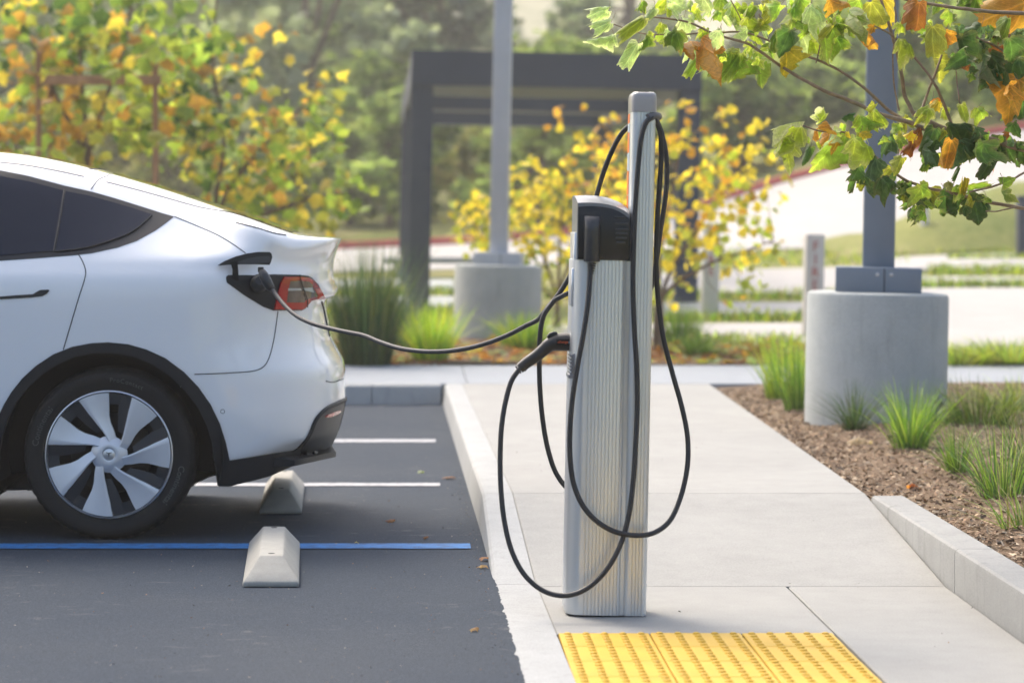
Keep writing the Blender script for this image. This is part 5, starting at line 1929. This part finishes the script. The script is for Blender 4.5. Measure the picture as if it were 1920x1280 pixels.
L = """1142 18 1094 28 p .55;1146 42 1099 60 p .6;1150 66 1093 86 p .5;1208 34 1150 74 b .6;1196 82 1164 142 p .75;1214 66 1193 104 g .6;1203 2 1190 30 g .6;
1250 -8 1222 36 b .9;1228 16 1204 44 p .9;1255 0 1290 24 p .9;1268 56 1240 102 g .9;1282 34 1322 62 p 1.0;1240 45 1228 70 b .7;1318 70 1272 128 o .22;1300 78 1258 88 o .5;1312 104 1281 165 m .55;1348 58 1366 98 p 1.0;
1352 60 1330 96 p .9;1334 112 1306 128 b .6;1372 98 1322 152 m .75;1388 100 1349 162 g .8;1398 110 1373 160 m .75;1420 98 1434 170 m .95;1442 88 1400 132 g .9;1472 92 1478 150 y .95;1456 60 1438 104 g .9;1482 56 1458 112 d .8;
1500 62 1524 108 p .9;1488 36 1534 64 m 1.0;1540 42 1606 78 m 1.1;1556 66 1577 124 m .95;1566 68 1595 112 g .9;1526 72 1530 110 b .9;1560 48 1538 78 v .6;1620 62 1648 100 o .95;1432 46 1424 12 v .7;1556 -2 1594 18 o .9;1378 6 1404 44 b .9;
1400 32 1444 60 b 1.0;1420 44 1438 68 m .7;1350 -6 1384 24 g .9;1318 -4 1342 28 p .9;1500 -5 1478 40 g .9;1520 10 1560 40 p 1.0;1595 20 1560 60 g .9;1610 0 1630 40 m .9;1465 10 1440 44 m .9;1654 -4 1652 62 y 1.0;1634 4 1668 52 v .9;
1724 4 1722 64 r 1.1;1688 42 1702 68 b .9;1690 72 1724 98 b 1.0;1748 50 1748 116 v .9;1772 58 1758 110 o .7;1752 106 1772 160 v 1.0;1732 70 1760 58 g .5;1778 20 1804 48 m .9;1800 0 1846 24 d 1.2;1830 -10 1790 20 g 1.0;
1925 4 1828 44 o 1.1;1892 34 1884 80 g .9;1802 70 1822 134 d 1.0;1848 78 1786 112 d 1.0;1852 98 1834 168 d 1.1;1812 102 1772 132 d .9;1892 72 1902 126 d 1.0;1872 56 1848 84 g .9;1908 108 1878 154 d 1.0;1882 84 1884 138 r .9;1920 70 1925 120 g 1.0;1840 50 1812 78 k .9;1862 130 1880 180 d .9;
1908 150 1880 240 o .8;1896 160 1858 200 o .9;1918 176 1908 264 d 1.0;1502 234 1432 248 b 1.15;1478 258 1428 302 b .85;1576 254 1524 330 m 1.0;1536 228 1562 204 b .9;1580 220 1604 206 k .4;1520 276 1504 314 d .8;1606 290 1570 298 g .4;
1604 258 1654 300 b 1.15;1612 250 1640 240 y .8;1638 206 1668 238 b .9;1612 216 1656 246 m .9;1612 312 1628 358 d .9;1642 298 1612 348 k .9;1668 256 1682 304 k .8;1692 296 1672 334 v .8;1652 334 1692 362 d 1.0;1556 250 1548 282 o .5;1590 248 1600 275 y .5;
1752 240 1732 296 d 1.0;1772 248 1782 304 d 1.0;1802 262 1788 322 k 1.0;1816 268 1834 316 g .9;1852 258 1848 314 d 1.0;1882 262 1904 310 d 1.1;1734 266 1718 334 k .5;1868 286 1828 348 d .5;1712 250 1686 268 y .9;1778 232 1834 222 d .8;1772 202 1766 230 b 1.0;1802 196 1814 234 b 1.0;
1832 202 1856 228 m 1.0;1742 200 1706 226 b .9;1700 345 1712 390 d 1.0;1726 350 1744 400 m .9;1746 356 1768 386 v .9;1770 360 1788 410 d 1.0;1802 368 1790 414 d .9;1826 368 1836 430 d 1.0;1814 354 1856 350 m .5;1880 346 1904 334 m 1.0;1878 358 1882 390 g .4;
1786 352 1786 330 v .5;1806 366 1816 334 y .55;1660 344 1684 368 d .9;1720 346 1706 372 v .8;1738 352 1726 380 g .9;1850 370 1868 380 g .6;1800 312 1790 336 d .5;1900 230 1912 262 d .9;1830 240 1826 270 k .9;1688 262 1704 286 m .8;1712 268 1700 300 r .7;1784 262 1770 318 o .9;1838 268 1838 330 d .8;1916 268 1925 320 d 1.0;1640 196 1622 222 v .7;1730 216 1714 236 v .7;1760 190 1740 214 y .8;1748 188 1770 178 o .5"""
for rec in L.replace("\n", "").split(";"):
    if not rec.strip(): continue
    q = rec.split()
    bx_, by_, tx_, ty_ = map(float, q[:4]); ck = q[4]; wd = float(q[5])
    Yl = 9.98 + random.uniform(-.22, .16)
    a = P(bx_, by_, Yl); b2 = P(tx_, ty_, Yl + random.uniform(-.03, .03))
    d = b2 - a
    size = d.length * 1.02
    nrm = Vector((random.uniform(-.55, .55), -1 if random.random() < .6 else 1, random.uniform(-.1, .8)))
    put_leaf(fore, 'maple', ck, a, d, nrm, size, min(1.25, wd * 1.15), random.randrange(10))
    # leaf stalk toward the nearest twig side
    if random.random() < .55:
        st_ = a + Vector((random.uniform(-.02, .02), random.uniform(-.01, .01), random.uniform(.015, .045)))
        tube("leaf_stalk", [st_, (st_ + a) / 2 + Vector((.003, 0, .004)), a], [.0012, .0010, .0009], M['twig'], fore, 5)
# extra leaves filling the clusters
for (x0_, y0_, x1_, y1_, n, keys) in ((1200, 0, 1330, 100, 16, 'pbmp'), (1330, 0, 1480, 120, 32, 'mgbpvp'), (1480, 0, 1640, 80, 30, 'mgpbom'), (1790, 40, 1930, 150, 34, 'dkgdr'), (1720, 240, 1930, 305, 38, 'dkgdvr'), (1680, 345, 1840, 395, 30, 'dgdvm'), (1600, 300, 1700, 345, 10, 'dkv'), (1600, 210, 1700, 262, 16, 'bmv'), (1470, 230, 1600, 280, 14, 'vmob'), (1700, 0, 1800, 60, 8, 'gmb')):
    for _ in range(n):
        x = random.uniform(x0_, x1_); y = random.uniform(y0_, y1_)
        Yl = 10.0 + random.uniform(-.1, .3)
        a = P(x, y, Yl)
        d = Vector((random.uniform(-.8, .8), random.uniform(-.5, .5), -1))
        put_leaf(fore, 'maple', random.choice(keys), a, d, Vector((random.uniform(-1, 1), random.choice((-1, 1)), random.uniform(-.3, .8))), random.uniform(.035, .075), random.uniform(.6, 1.1), random.randrange(10))

# ---- staked young trees behind the car
def blob_leaves(blobs, n, Yc, ys, sz, kind):
    items = []
    w = [b[2] * b[3] * b[4] for b in blobs]
    for b, k in zip(random.choices(blobs, w, k=n), range(n)):
        while True:
            u, v = random.uniform(-1, 1), random.uniform(-1, 1)
            if u * u + v * v < 1: break
        Y = Yc + random.gauss(0, ys)
        p_ = P(b[0] + u * b[2], b[1] + v * b[3], Y)
        ck = random.choice(b[5])
        d = Vector((random.uniform(-1, 1), random.uniform(-.8, .8), random.uniform(-1.2, .4)))
        nr = Vector((random.uniform(-.7, .7), random.uniform(-1, 1), random.uniform(.1, 1)))
        items.append((kind, ck, p_, d, nr, random.uniform(*sz)))
    return items
def tree_from(name, label, cat, base_px, Y, trunk, blobs, n, ys, sz, kind, stems=1, nb=26, r0=.035, group=None, zb=None, keep_n=290, back=0):
    bz = strip_z((base_px - VX) * Y / CF, Y) if zb is None else zb
    b0 = Vector(((base_px - VX) * Y / CF, Y, bz))
    t = thing(name, label, cat, b0, group)
    stems_pts = []
    for s_ in trunk:
        q = [b0 + Vector((random.uniform(-.05, .05), random.uniform(-.05, .05), -.05))] + [P(x, y, Y + dy) for x, y, dy in s_]
        c = crom(q, 6)
        rr = np.linspace(r0, r0 * .3, len(c))
        tube("trunk" if stems == 1 else "stem", c, list(rr), M['bark'], t, 8)
        stems_pts += [Vector(v) for v in c[3:]]
    items = blob_leaves(blobs, n, Y, ys, sz, kind)
    # twigs run from the stems to the leaf clusters
    for it in random.sample(items, min(nb, len(items))):
        e = it[2]
        s_ = min(stems_pts, key=lambda v: (v - e).length + (0.35 if v.z > e.z else 0) * abs(v.z - e.z))
        mid = (s_ + e) / 2 + Vector((random.uniform(-.08, .08), random.uniform(-.05, .05), -.06 * (e - s_).length))
        tube("branch", crom([s_, mid, e], 4), list(np.linspace(r0 * .26, r0 * .08, 9)), M['bark'], t, 6)
    items.sort(key=lambda i: -i[5])
    if back:
        items += blob_leaves([(b_[0], b_[1], b_[2] * 1.05, b_[3] * 1.05, b_[4], 'ggdvmvyok') for b_ in blobs], back, Y + .7, .5, (.05, .11), kind)
    for it in items[:keep_n]: put_leaf(t, *it)
    if len(items) > keep_n: leaf_mass("foliage", t, items[keep_n:])
    return t
mixL = 'ogoygdmovdgbg'
blobs1 = [(60, 60, 130, 90, 1.2, 'ogmydmvo'), (60, 190, 110, 90, 1.1, 'oyovgmo'), (200, 60, 120, 80, 1.0, 'gdmoyg'), (260, 170, 130, 80, .9, 'gomyb'), (150, 250, 130, 60, .8, 'oygmvb'), (20, 280, 60, 50, .8, 'oygr'), (330, 60, 90, 70, .7, 'gmdbo')]
blobs2 = [(330, 230, 110, 80, 1.1, 'gdmvyb'), (400, 130, 90, 80, .9, 'gmdyo'), (430, 280, 110, 70, 1.0, 'gmyovd'), (530, 330, 110, 60, 1.0, 'ybgvmo'), (570, 240, 80, 60, .8, 'gmbyv'), (650, 365, 45, 40, .7, 'gmb'), (470, 390, 110, 50, .9, 'ybovym'), (530, 190, 60, 45, .35, 'yov'), (560, 130, 60, 50, .25, 'yov'), (490, 60, 60, 40, .2, 'yo'), (600, 170, 40, 50, .4, 'yov'), (590, 400, 60, 40, .7, 'ygv')]
tree_from("young_tree", "staked young sycamore with orange and green leaves behind the car", "tree", 158, 23.6, [[(160, 500, 0), (157, 350, 0), (160, 240, 0), (150, 100, .05), (160, -60, 0)], [(160, 330, 0), (185, 220, .1), (230, 100, .15), (250, -20, .2)], [(158, 300, 0), (110, 190, -.1), (60, 80, -.1)]], blobs1, 470, .6, (.08, .185), 'far', nb=30, r0=.034, back=260)
tree_from("young_tree", "leaning young tree with yellow-green leaves above the car's hatch", "tree", 415, 24.2, [[(415, 520, 0), (405, 380, 0), (420, 260, .1), (400, 120, .1), (410, -40, .1)], [(410, 400, 0), (470, 300, .1), (540, 230, .2), (600, 160, .2)], [(412, 430, 0), (500, 400, -.1), (590, 370, -.2), (660, 360, -.2)]], blobs2, 470, .6, (.07, .165), 'far', nb=34, r0=.03, back=260)
# stakes and cross bar
def stakes():
    b0 = P(180, 640, 23.4); b0.z = strip_z(b0.x, 23.4)
    t = thing("tree_stakes", "brown wooden tree stakes joined by a cross bar behind the car", "tree stakes", b0)
    for px, Y, top in ((72, 22.95, 98), (95, 23.9, 150), (291, 22.95, 120)):
        a = P(px + 2, 640, Y); a.z = strip_z(a.x, Y) - .1
        tube("stake", [a, a.lerp(P(px, top, Y), .5), P(px, top, Y), P(px, top, Y) + Vector((0, 0, .01))], [.027, .027, .026, .012], M['stake'], t, 10)
    a, c = P(66, 150, 22.9), P(302, 153, 22.9)
    box("cross_bar", a.x, c.x, 22.87, 22.915, a.z - .045, a.z + .04, M['stake'], t, .004)
stakes()

# ---- yellow shrubs behind the charging station
bs1 = [(1290, 350, 120, 110, 1.0, 'yyyvo'), (1400, 340, 80, 70, .8, 'yyyb'), (1190, 330, 70, 90, 1.0, 'yyyo'), (1250, 230, 50, 60, .7, 'yyo'), (1370, 240, 90, 40, .5, 'yyyo'), (1320, 450, 110, 60, .8, 'yyvb'), (1420, 470, 60, 70, .6, 'vybb'), (1250, 520, 50, 60, .45, 'vyb'), (1390, 540, 60, 40, .4, 'vbo'), (1180, 430, 60, 60, .9, 'yyvo')]
tree_from("yellow_shrub", "golden-leaved shrub spreading right of the charging station", "shrub", 1238, 24.0, [[(1236, 560, 0), (1240, 450, 0), (1265, 330, 0), (1290, 200, .1)], [(1245, 540, 0), (1300, 440, .1), (1370, 340, .2), (1430, 260, .2)], [(1240, 560, 0), (1320, 500, -.1), (1400, 470, -.1), (1450, 450, -.1)], [(1238, 560, 0), (1215, 440, .1), (1195, 330, .1), (1180, 230, .1)]], bs1, 640, .45, (.062, .105), 'round', stems=4, nb=60, r0=.022)
bs2 = [(1050, 400, 90, 80, 1.0, 'yyyv'), (960, 410, 90, 80, 1.3, 'yyvy'), (1110, 330, 60, 80, .9, 'yyyo'), (1150, 260, 40, 60, .6, 'yyo'), (890, 420, 55, 60, 1.1, 'yvvy'), (1060, 500, 90, 60, .9, 'vyvg'), (1000, 350, 60, 60, .7, 'yyv'), (1080, 230, 60, 40, .2, 'oyo'), (950, 510, 60, 40, .5, 'vvg'), (1060, 570, 60, 30, .4, 'vgy')]
tree_from("yellow_shrub", "golden-leaved shrub between the far lamp post and the charging station", "shrub", 1045, 27.6, [[(1046, 560, 0), (1050, 450, 0), (1060, 340, 0), (1080, 250, 0)], [(1044, 560, 0), (1010, 460, .1), (980, 400, .1), (960, 340, .1)], [(1046, 560, 0), (1090, 440, .1), (1120, 340, .1), (1150, 250, .1)], [(1044, 570, 0), (960, 500, 0), (900, 440, 0), (870, 390, 0)]], bs2, 640, .45, (.065, .11), 'round', stems=4, nb=60, r0=.022, zb=ter(1.4, 27.6))

# ---- grasses
def grass(name, label, base, h, spread, n, pal, w=.004, droop=.5, cat="grass clump", group="ornamental grass clumps", rad=.05):
    t = thing(name, label, cat, base, group)
    seg = 5
    V = np.zeros((n, (seg + 1) * 2, 3)); C = np.zeros((n, (seg + 1) * 2, 3))
    for i in range(n):
        a = random.uniform(0, 2 * math.pi); out = abs(random.gauss(0, .45)) * spread
        L_ = h * random.uniform(.55, 1.1)
        r_ = rad * math.sqrt(random.random())
        b0 = np.array(base) + np.array((r_ * math.cos(a), r_ * math.sin(a), -.01))
        c = np.array(random.choice(pal)) * random.uniform(.7, 1.25)
        ww = w * random.uniform(.6, 1.2)
        side = np.array((-math.sin(a + random.uniform(-1, 1)), math.cos(a + random.uniform(-1, 1)), 0))
        dr = droop * random.uniform(.2, 1.2)
        for k in range(seg + 1):
            s_ = k / seg
            x = out * s_ + out * dr * s_ ** 3
            z = L_ * (s_ - .32 * dr * min(1.4, out / max(h, .01) * 2) * s_ ** 3)
            p_ = b0 + np.array((math.cos(a) * x, math.sin(a) * x, z))
            hw = ww * (1 - s_ ** 1.6 * .92) * .5
            V[i, 2 * k] = p_ - side * hw; V[i, 2 * k + 1] = p_ + side * hw
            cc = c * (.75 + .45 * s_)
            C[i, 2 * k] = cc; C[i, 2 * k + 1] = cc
    b_ = (np.arange(n) * (seg + 1) * 2)[:, None, None]
    q = np.array([[2 * k, 2 * k + 1, 2 * k + 3, 2 * k + 2] for k in range(seg)])[None]
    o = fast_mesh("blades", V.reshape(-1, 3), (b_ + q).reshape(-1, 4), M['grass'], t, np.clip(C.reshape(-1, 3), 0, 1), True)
    o["kind"] = "stuff"
    return t
GG = [(.15, .30, .04), (.25, .40, .05), (.10, .20, .035), (.34, .46, .08)]
GB = [(.36, .54, .04), (.48, .60, .05), (.22, .40, .05), (.56, .58, .06)]
GD = [(.055, .115, .04), (.08, .15, .05), (.10, .17, .06), (.13, .16, .06)]
GY = [(.22, .26, .05), (.14, .20, .04), (.30, .28, .08), (.10, .16, .03)]
def bedp(px, py):
    p_ = G(px, py, .16); p_.z = bed_z(p_.x, p_.y); return p_
def stp(px, py):
    p_ = G(px, py, .17); p_.z = strip_z(p_.x, p_.y); return p_
grass("grass_clump", "dark green grass clump against the left foot of the near plinth", bedp(1602, 806), .30, .40, 150, GD, .006, .7)
grass("grass_clump", "bright green grass clump in front of the near concrete plinth", bedp(1708, 842), .36, .34, 240, GG, .0075, .6, rad=.09)
grass("grass_clump", "small grass clump with bronze leaf in the mulch", bedp(1795, 888), .26, .26, 110, GG, .006, .7)
grass("grass_clump", "thin long-bladed grass clump near the bed kerb at the right edge", bedp(1880, 935), .34, .40, 200, GD + GG, .0055, .6, rad=.10)
grass("grass_clump", "thin grass clump cut by the right edge of the picture", bedp(1950, 905), .40, .45, 180, GD + GY, .0055, .6, rad=.12)
grass("grass_clump", "low tawny grass clump nearest the bed kerb", bedp(1925, 985), .20, .34, 110, GY + GG, .005, .8, rad=.10)
grass("grass_clump", "dense low grass mound right of the near plinth", bedp(1835, 800), .30, .52, 380, GY + GG, .007, .7, rad=.22)
grass("grass_clump", "low grass mound at the back right of the bed", bedp(1915, 775), .24, .55, 320, GY + GB, .007, .7, rad=.25)
grass("grass_clump", "upright grass clump left of the near plinth", bedp(1470, 742), .46, .28, 280, GG + GB, .008, .4, rad=.13)
grass("grass_clump", "narrow grass clump touching the near plinth's left side", bedp(1496, 765), .46, .22, 170, GG, .008, .4, rad=.08)
grass("grass_clump", "tall dark rush clump just behind the car's tail", stp(688, 680), 1.02, .42, 900, GD + GD + GY, .009, .4, rad=.20)
grass("grass_clump", "bright yellow-green grass clump beside the tall rush", stp(808, 676), .50, .34, 300, GB, .014, .35, rad=.13)
grass("grass_clump", "lime grass clump at the foot of the far plinth", stp(985, 658), .38, .50, 320, GB + GG, .013, .5, rad=.18)
grass("grass_clump", "small grass clump behind the charging station's looped cable", stp(1308, 668), .24, .40, 220, GG, .012, .7, rad=.12)
grass("grass_clump", "grass clump under the golden shrub", stp(1275, 652), .42, .34, 220, GG + GD, .013, .5, rad=.16)
grass("grass_clump", "blue-green feathery grass between rush and pergola post", stp(742, 655), .75, .40, 240, [(.16, .22, .20), (.22, .27, .24), (.12, .18, .13)], .008, .4, rad=.16)
grass("grass_clump", "ragged verge grass right of the plinth beyond the sidewalk", stp(1800, 678), .22, .8, 360, GY + GB, .012, .6, rad=.35)
grass("grass_clump", "ragged verge grass at the far right beyond the sidewalk", stp(1895, 678), .22, .9, 380, GY + GB, .012, .6, rad=.40)
grass("grass_clump", "brown-tinged grass clump behind the car under the tree", stp(560, 668), .5, .5, 260, GY + GD, .012, .5, rad=.25)

# verge grass along the drive (nobody could count it)
def verge():
    n = 10000
    V = np.zeros((n, 3, 3)); C = np.zeros((n, 3, 3))
    rows = [(1230, 1700, 594, 604), (1230, 1700, 552, 564), (1230, 1700, 470, 498), (1640, 2000, 534, 540), (1740, 2000, 505, 517), (1780, 2000, 488, 491), (1640, 1960, 664, 686), (1230, 1500, 640, 660), (560, 860, 578, 610), (560, 860, 547, 555), (1660, 2000, 455, 478)]
    for i in range(n):
        r_ = random.choice(rows)
        p_ = T(random.uniform(r_[0], r_[1]), random.uniform(r_[2], r_[3]))
        h = random.uniform(.05, .15); a = random.uniform(0, 6.28); w = .016
        c = np.array(random.choice(GY + GY + GB)) * random.uniform(.7, 1.25)
        V[i] = [(p_.x - w * math.cos(a), p_.y - w * math.sin(a), p_.z), (p_.x + w * math.cos(a), p_.y + w * math.sin(a), p_.z), (p_.x + random.uniform(-.06, .06), p_.y + random.uniform(-.06, .06), p_.z + h)]
        C[i] = c
    o = fast_mesh("verge_grass", V.reshape(-1, 3), np.arange(n * 3).reshape(n, 3), M['grass'], None, C.reshape(-1, 3))
    tag(o, "short green grass between the pale bands of the drive", kind="stuff")
verge()

# ---- fallen leaves
def litter():
    items = []
    for _ in range(1700):
        x = random.uniform(-3.0, 4.2); y = random.uniform(YS1 + .06, 25.3)
        z = strip_z(x, y) + .02
        items.append(('far', random.choice('rroorvp'), Vector((x, y, z)), Vector((random.uniform(-1, 1), random.uniform(-1, 1), random.uniform(-.1, .25))), Vector((random.uniform(-.5, .5), random.uniform(-.5, .5), 1)), random.uniform(.07, .15)))
    o = leaf_mass("fallen_leaves", None, items)
    tag(o, "brown fallen leaves covering the planting strip behind the sidewalk", kind="stuff")
    spots = [(893, 1182, 'o', .024, "tan leaf lying on the asphalt near its ragged edge"), (738, 978, 'r', .035, "russet leaf lying on the asphalt beyond the blue line"), (802, 1010, 'r', .02, "small brown leaf on the asphalt close to the blue line"), (668, 1020, 'y', .018, "pale yellow leaf scrap on the blue line"),
             (903, 1050, 'r', .035, "curled red leaf against the kerb"), (907, 1064, 'o', .03, "orange leaf scrap against the kerb beside the red leaf"), (786, 886, 'p', .03, "pale leaf scrap between the white lines"), (845, 898, 'r', .05, "dull red leaf near the end of the white line")]
    for px, py, ck, s_, lb in spots:
        p_ = G(px, py, .007); 
        me = leaf_mesh('far', ck, random.randrange(7))[0]
        o = bpy.data.objects.new("fallen_leaf", me); COL.objects.link(o)
        R = frame(Vector((random.uniform(-1, 1), random.uniform(-1, 1), .05)), Vector((0, 0, 1)))
        Mx = R.to_4x4() @ Matrix.Scale(s_ * 1.3, 4); Mx.translation = p_ + Vector((0, 0, .012))
        o.matrix_world = Mx
        tag(o, lb, "leaf", "fallen leaves on the asphalt")
    for px, py, ck, s_, lb in ((1705, 908, 'r', .075, "bronze dead leaf lying in the mulch"), (1630, 828, 't', .15, "large pale dead leaf lying in the mulch"), (1800, 800, 'r', .08, "orange dead leaf leaning on the grass mound"), (1908, 885, 't', .09, "pale dead leaf at the right edge of the mulch")):
        p_ = bedp(px, py)
        me = leaf_mesh('maple', ck, random.randrange(7))[0]
        o = bpy.data.objects.new("fallen_leaf", me); COL.objects.link(o)
        R = frame(Vector((random.uniform(-1, 1), random.uniform(-.5, .5), .18)), Vector((.1, -.25, 1)))
        Mx = R.to_4x4() @ Matrix.Scale(s_, 4); Mx.translation = p_ + Vector((0, 0, .02))
        o.matrix_world = Mx
        tag(o, lb, "leaf", "dead leaves on the mulch")
litter()
# specks of grit on the pavement and asphalt
pts = []
for _ in range(1500):
    x = random.uniform(-2.2, 1.9); y = 7.4 + 10 * random.random() ** 1.5
    if kx(y) - .02 < x < kx(y) + KW and random.random() < .7: continue
    on = x > kx(y) + .02
    if on and random.random() < .86: continue
    if x > bedx(y) - .02: continue
    pts.append((x, y, wz(y) + .001 if on else .006))
for _ in range(160):
    y = 7.6 + 6.5 * random.random(); pts.append((kx(y) - .015 - abs(random.gauss(0, .03)), y, .006))
chips("pavement_grit", pts, .0055, [(.22, .19, .15), (.10, .08, .06), (.05, .045, .04), (.35, .31, .25), (.28, .16, .08)], "scattered grit and leaf crumbs on asphalt and walkway")

# ---- far hillside trees
def far_crown(seed, h, w, n, pal, leaf):
    r = random.Random(seed)
    cl = [(r.gauss(0, .28) * w, r.gauss(0, .28) * w, h * (.10 + .90 * r.random() ** .9), r.uniform(.10, .22) * w) for _ in range(26)]
    V = np.zeros((n, 4, 3)); C = np.zeros((n, 4, 3))
    for i in range(n):
        c = r.choice(cl)
        d = Vector((r.gauss(0, 1), r.gauss(0, 1), r.gauss(0, .8))).normalized() * c[3] * (r.random() ** .4)
        p_ = np.array((c[0] + d.x, c[1] + d.y, c[2] + d.z))
        R = np.array(Matrix.Rotation(r.uniform(0, 6.28), 3, 'Z') @ Matrix.Rotation(r.uniform(0, 6.28), 3, 'X'))
        s_ = leaf * r.uniform(.5, 1.3)
        q = np.array([(-.5, -.3, 0), (.5, -.35, 0), (.55, .3, .1), (-.45, .35, .1)]) * s_
        V[i] = q @ R.T + p_
        C[i] = np.array(r.choice(pal)) * r.uniform(.7, 1.3)
    me = fast_mesh("crown", V.reshape(-1, 3), np.arange(n * 4).reshape(n, 4), M['foliage'], None, C.reshape(-1, 3))
    return me, cl
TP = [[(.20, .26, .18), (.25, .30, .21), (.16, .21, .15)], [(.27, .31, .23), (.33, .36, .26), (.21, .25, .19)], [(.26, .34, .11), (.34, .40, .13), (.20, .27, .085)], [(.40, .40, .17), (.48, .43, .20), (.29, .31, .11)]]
protos = []
for k in range(6):
    h = [7.5, 9.0, 6.0, 5.0, 8.0, 3.2][k]; w = [5.5, 5.0, 5.0, 4.5, 6.0, 4.0][k]
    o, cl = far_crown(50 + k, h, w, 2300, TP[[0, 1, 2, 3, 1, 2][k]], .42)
    Vt, Ft = tube_vf([(0, 0, -.5), (.1, 0, h * .3), (.0, .1, h * .6), (.05, .1, h * .85)], [.22, .17, .11, .05], 7)
    for c in random.sample(cl, 7):
        v2, f2 = tube_vf([(.05, .05, h * .35), ((c[0]) * .5, c[1] * .5, (h * .4 + c[2]) / 2), (c[0], c[1], c[2])], [.09, .06, .025], 5, base=len(Vt))
        Vt += v2; Ft += f2
    tr = mk("trunk", Vt, Ft, M['bark'], None, 40)
    protos.append((o, tr))
used = [False] * 6
spots = []
r2 = random.Random(21)
for row, Y in enumerate((63.5, 67, 72, 79, 88, 98, 110, 124)):
    half_w = Y * .29
    nx_ = max(5, int(half_w * 2 / (4.6 if Y > 75 else 2.7)))
    for i in range(nx_):
        x = Y * (.04) + (-half_w * 1.1 + 2.2 * half_w * (i + .5) / nx_) + r2.uniform(-1.2, 1.2)
        y = Y + r2.uniform(-3, 3)
        if y < 62.5: y = 62.5
        px = VX + x / y * CF
        # thin planting toward the bright gap and the open slope at right
        if Y < 70 and r2.random() < .1 and not 780 < px < 1320: continue
        if 760 < px < 1400 and Y > 74 and r2.random() < .85: continue
        k = r2.choice([5, 5, 3, 2]) if Y < 75 else r2.choice([0, 1, 2, 4, 4, 0, 1])
        if px > 1250 and Y > 75: k = r2.choice([2, 3, 3, 5, 1])
        spots.append((x, y, k))
for x, y, k in spots:
    cr, tr = protos[k]
    near_ = y < 75
    px = VX + x / y * CF
    where = "above the white car" if px < 620 else "left of the pergola" if px < 760 else "seen through and over the pergola" if px < 1320 else "behind the overhanging branch at right"
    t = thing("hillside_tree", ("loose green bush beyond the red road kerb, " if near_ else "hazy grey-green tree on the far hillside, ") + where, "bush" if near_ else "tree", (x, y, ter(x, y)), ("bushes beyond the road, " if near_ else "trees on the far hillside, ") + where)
    if near_: t.name = "hillside_bush"
    s_ = r2.uniform(.8, 1.25) * (.62 if near_ else 1)
    t.scale = (s_, s_, s_ * r2.uniform(.9, 1.15)); t.rotation_euler = (0, 0, r2.uniform(0, 6.28))
    if not used[k]:
        used[k] = True; a, b_ = cr, tr
    else:
        a, b_ = cr.copy(), tr.copy(); COL.objects.link(a); COL.objects.link(b_)
    a.parent = t; b_.parent = t; a.name = "crown"; b_.name = "trunk"
for k in range(6):
    if not used[k]:
        for o in protos[k]: bpy.data.objects.remove(o)
# ================================================================== HAZE
hz = box("haze", -320, 320, -40, 385, -1.7, 150, None)
hm = bpy.data.materials.new("haze_air")
hm.use_nodes = True
nt = hm.node_tree
for n_ in list(nt.nodes):
    if n_.type != 'OUTPUT_MATERIAL': nt.nodes.remove(n_)
pv = nt.nodes.new("ShaderNodeVolumePrincipled")
pv.inputs["Color"].default_value = (.96, .95, .93, 1)
pv.inputs["Density"].default_value = .0011
pv.inputs["Anisotropy"].default_value = .5
nt.links.new(pv.outputs[0], nt.nodes["Material Output"].inputs["Volume"])
hz.data.materials.append(hm)
tag(hz, "thin pale haze hanging over the hillside", kind="stuff")
bpy.context.view_layer.update()
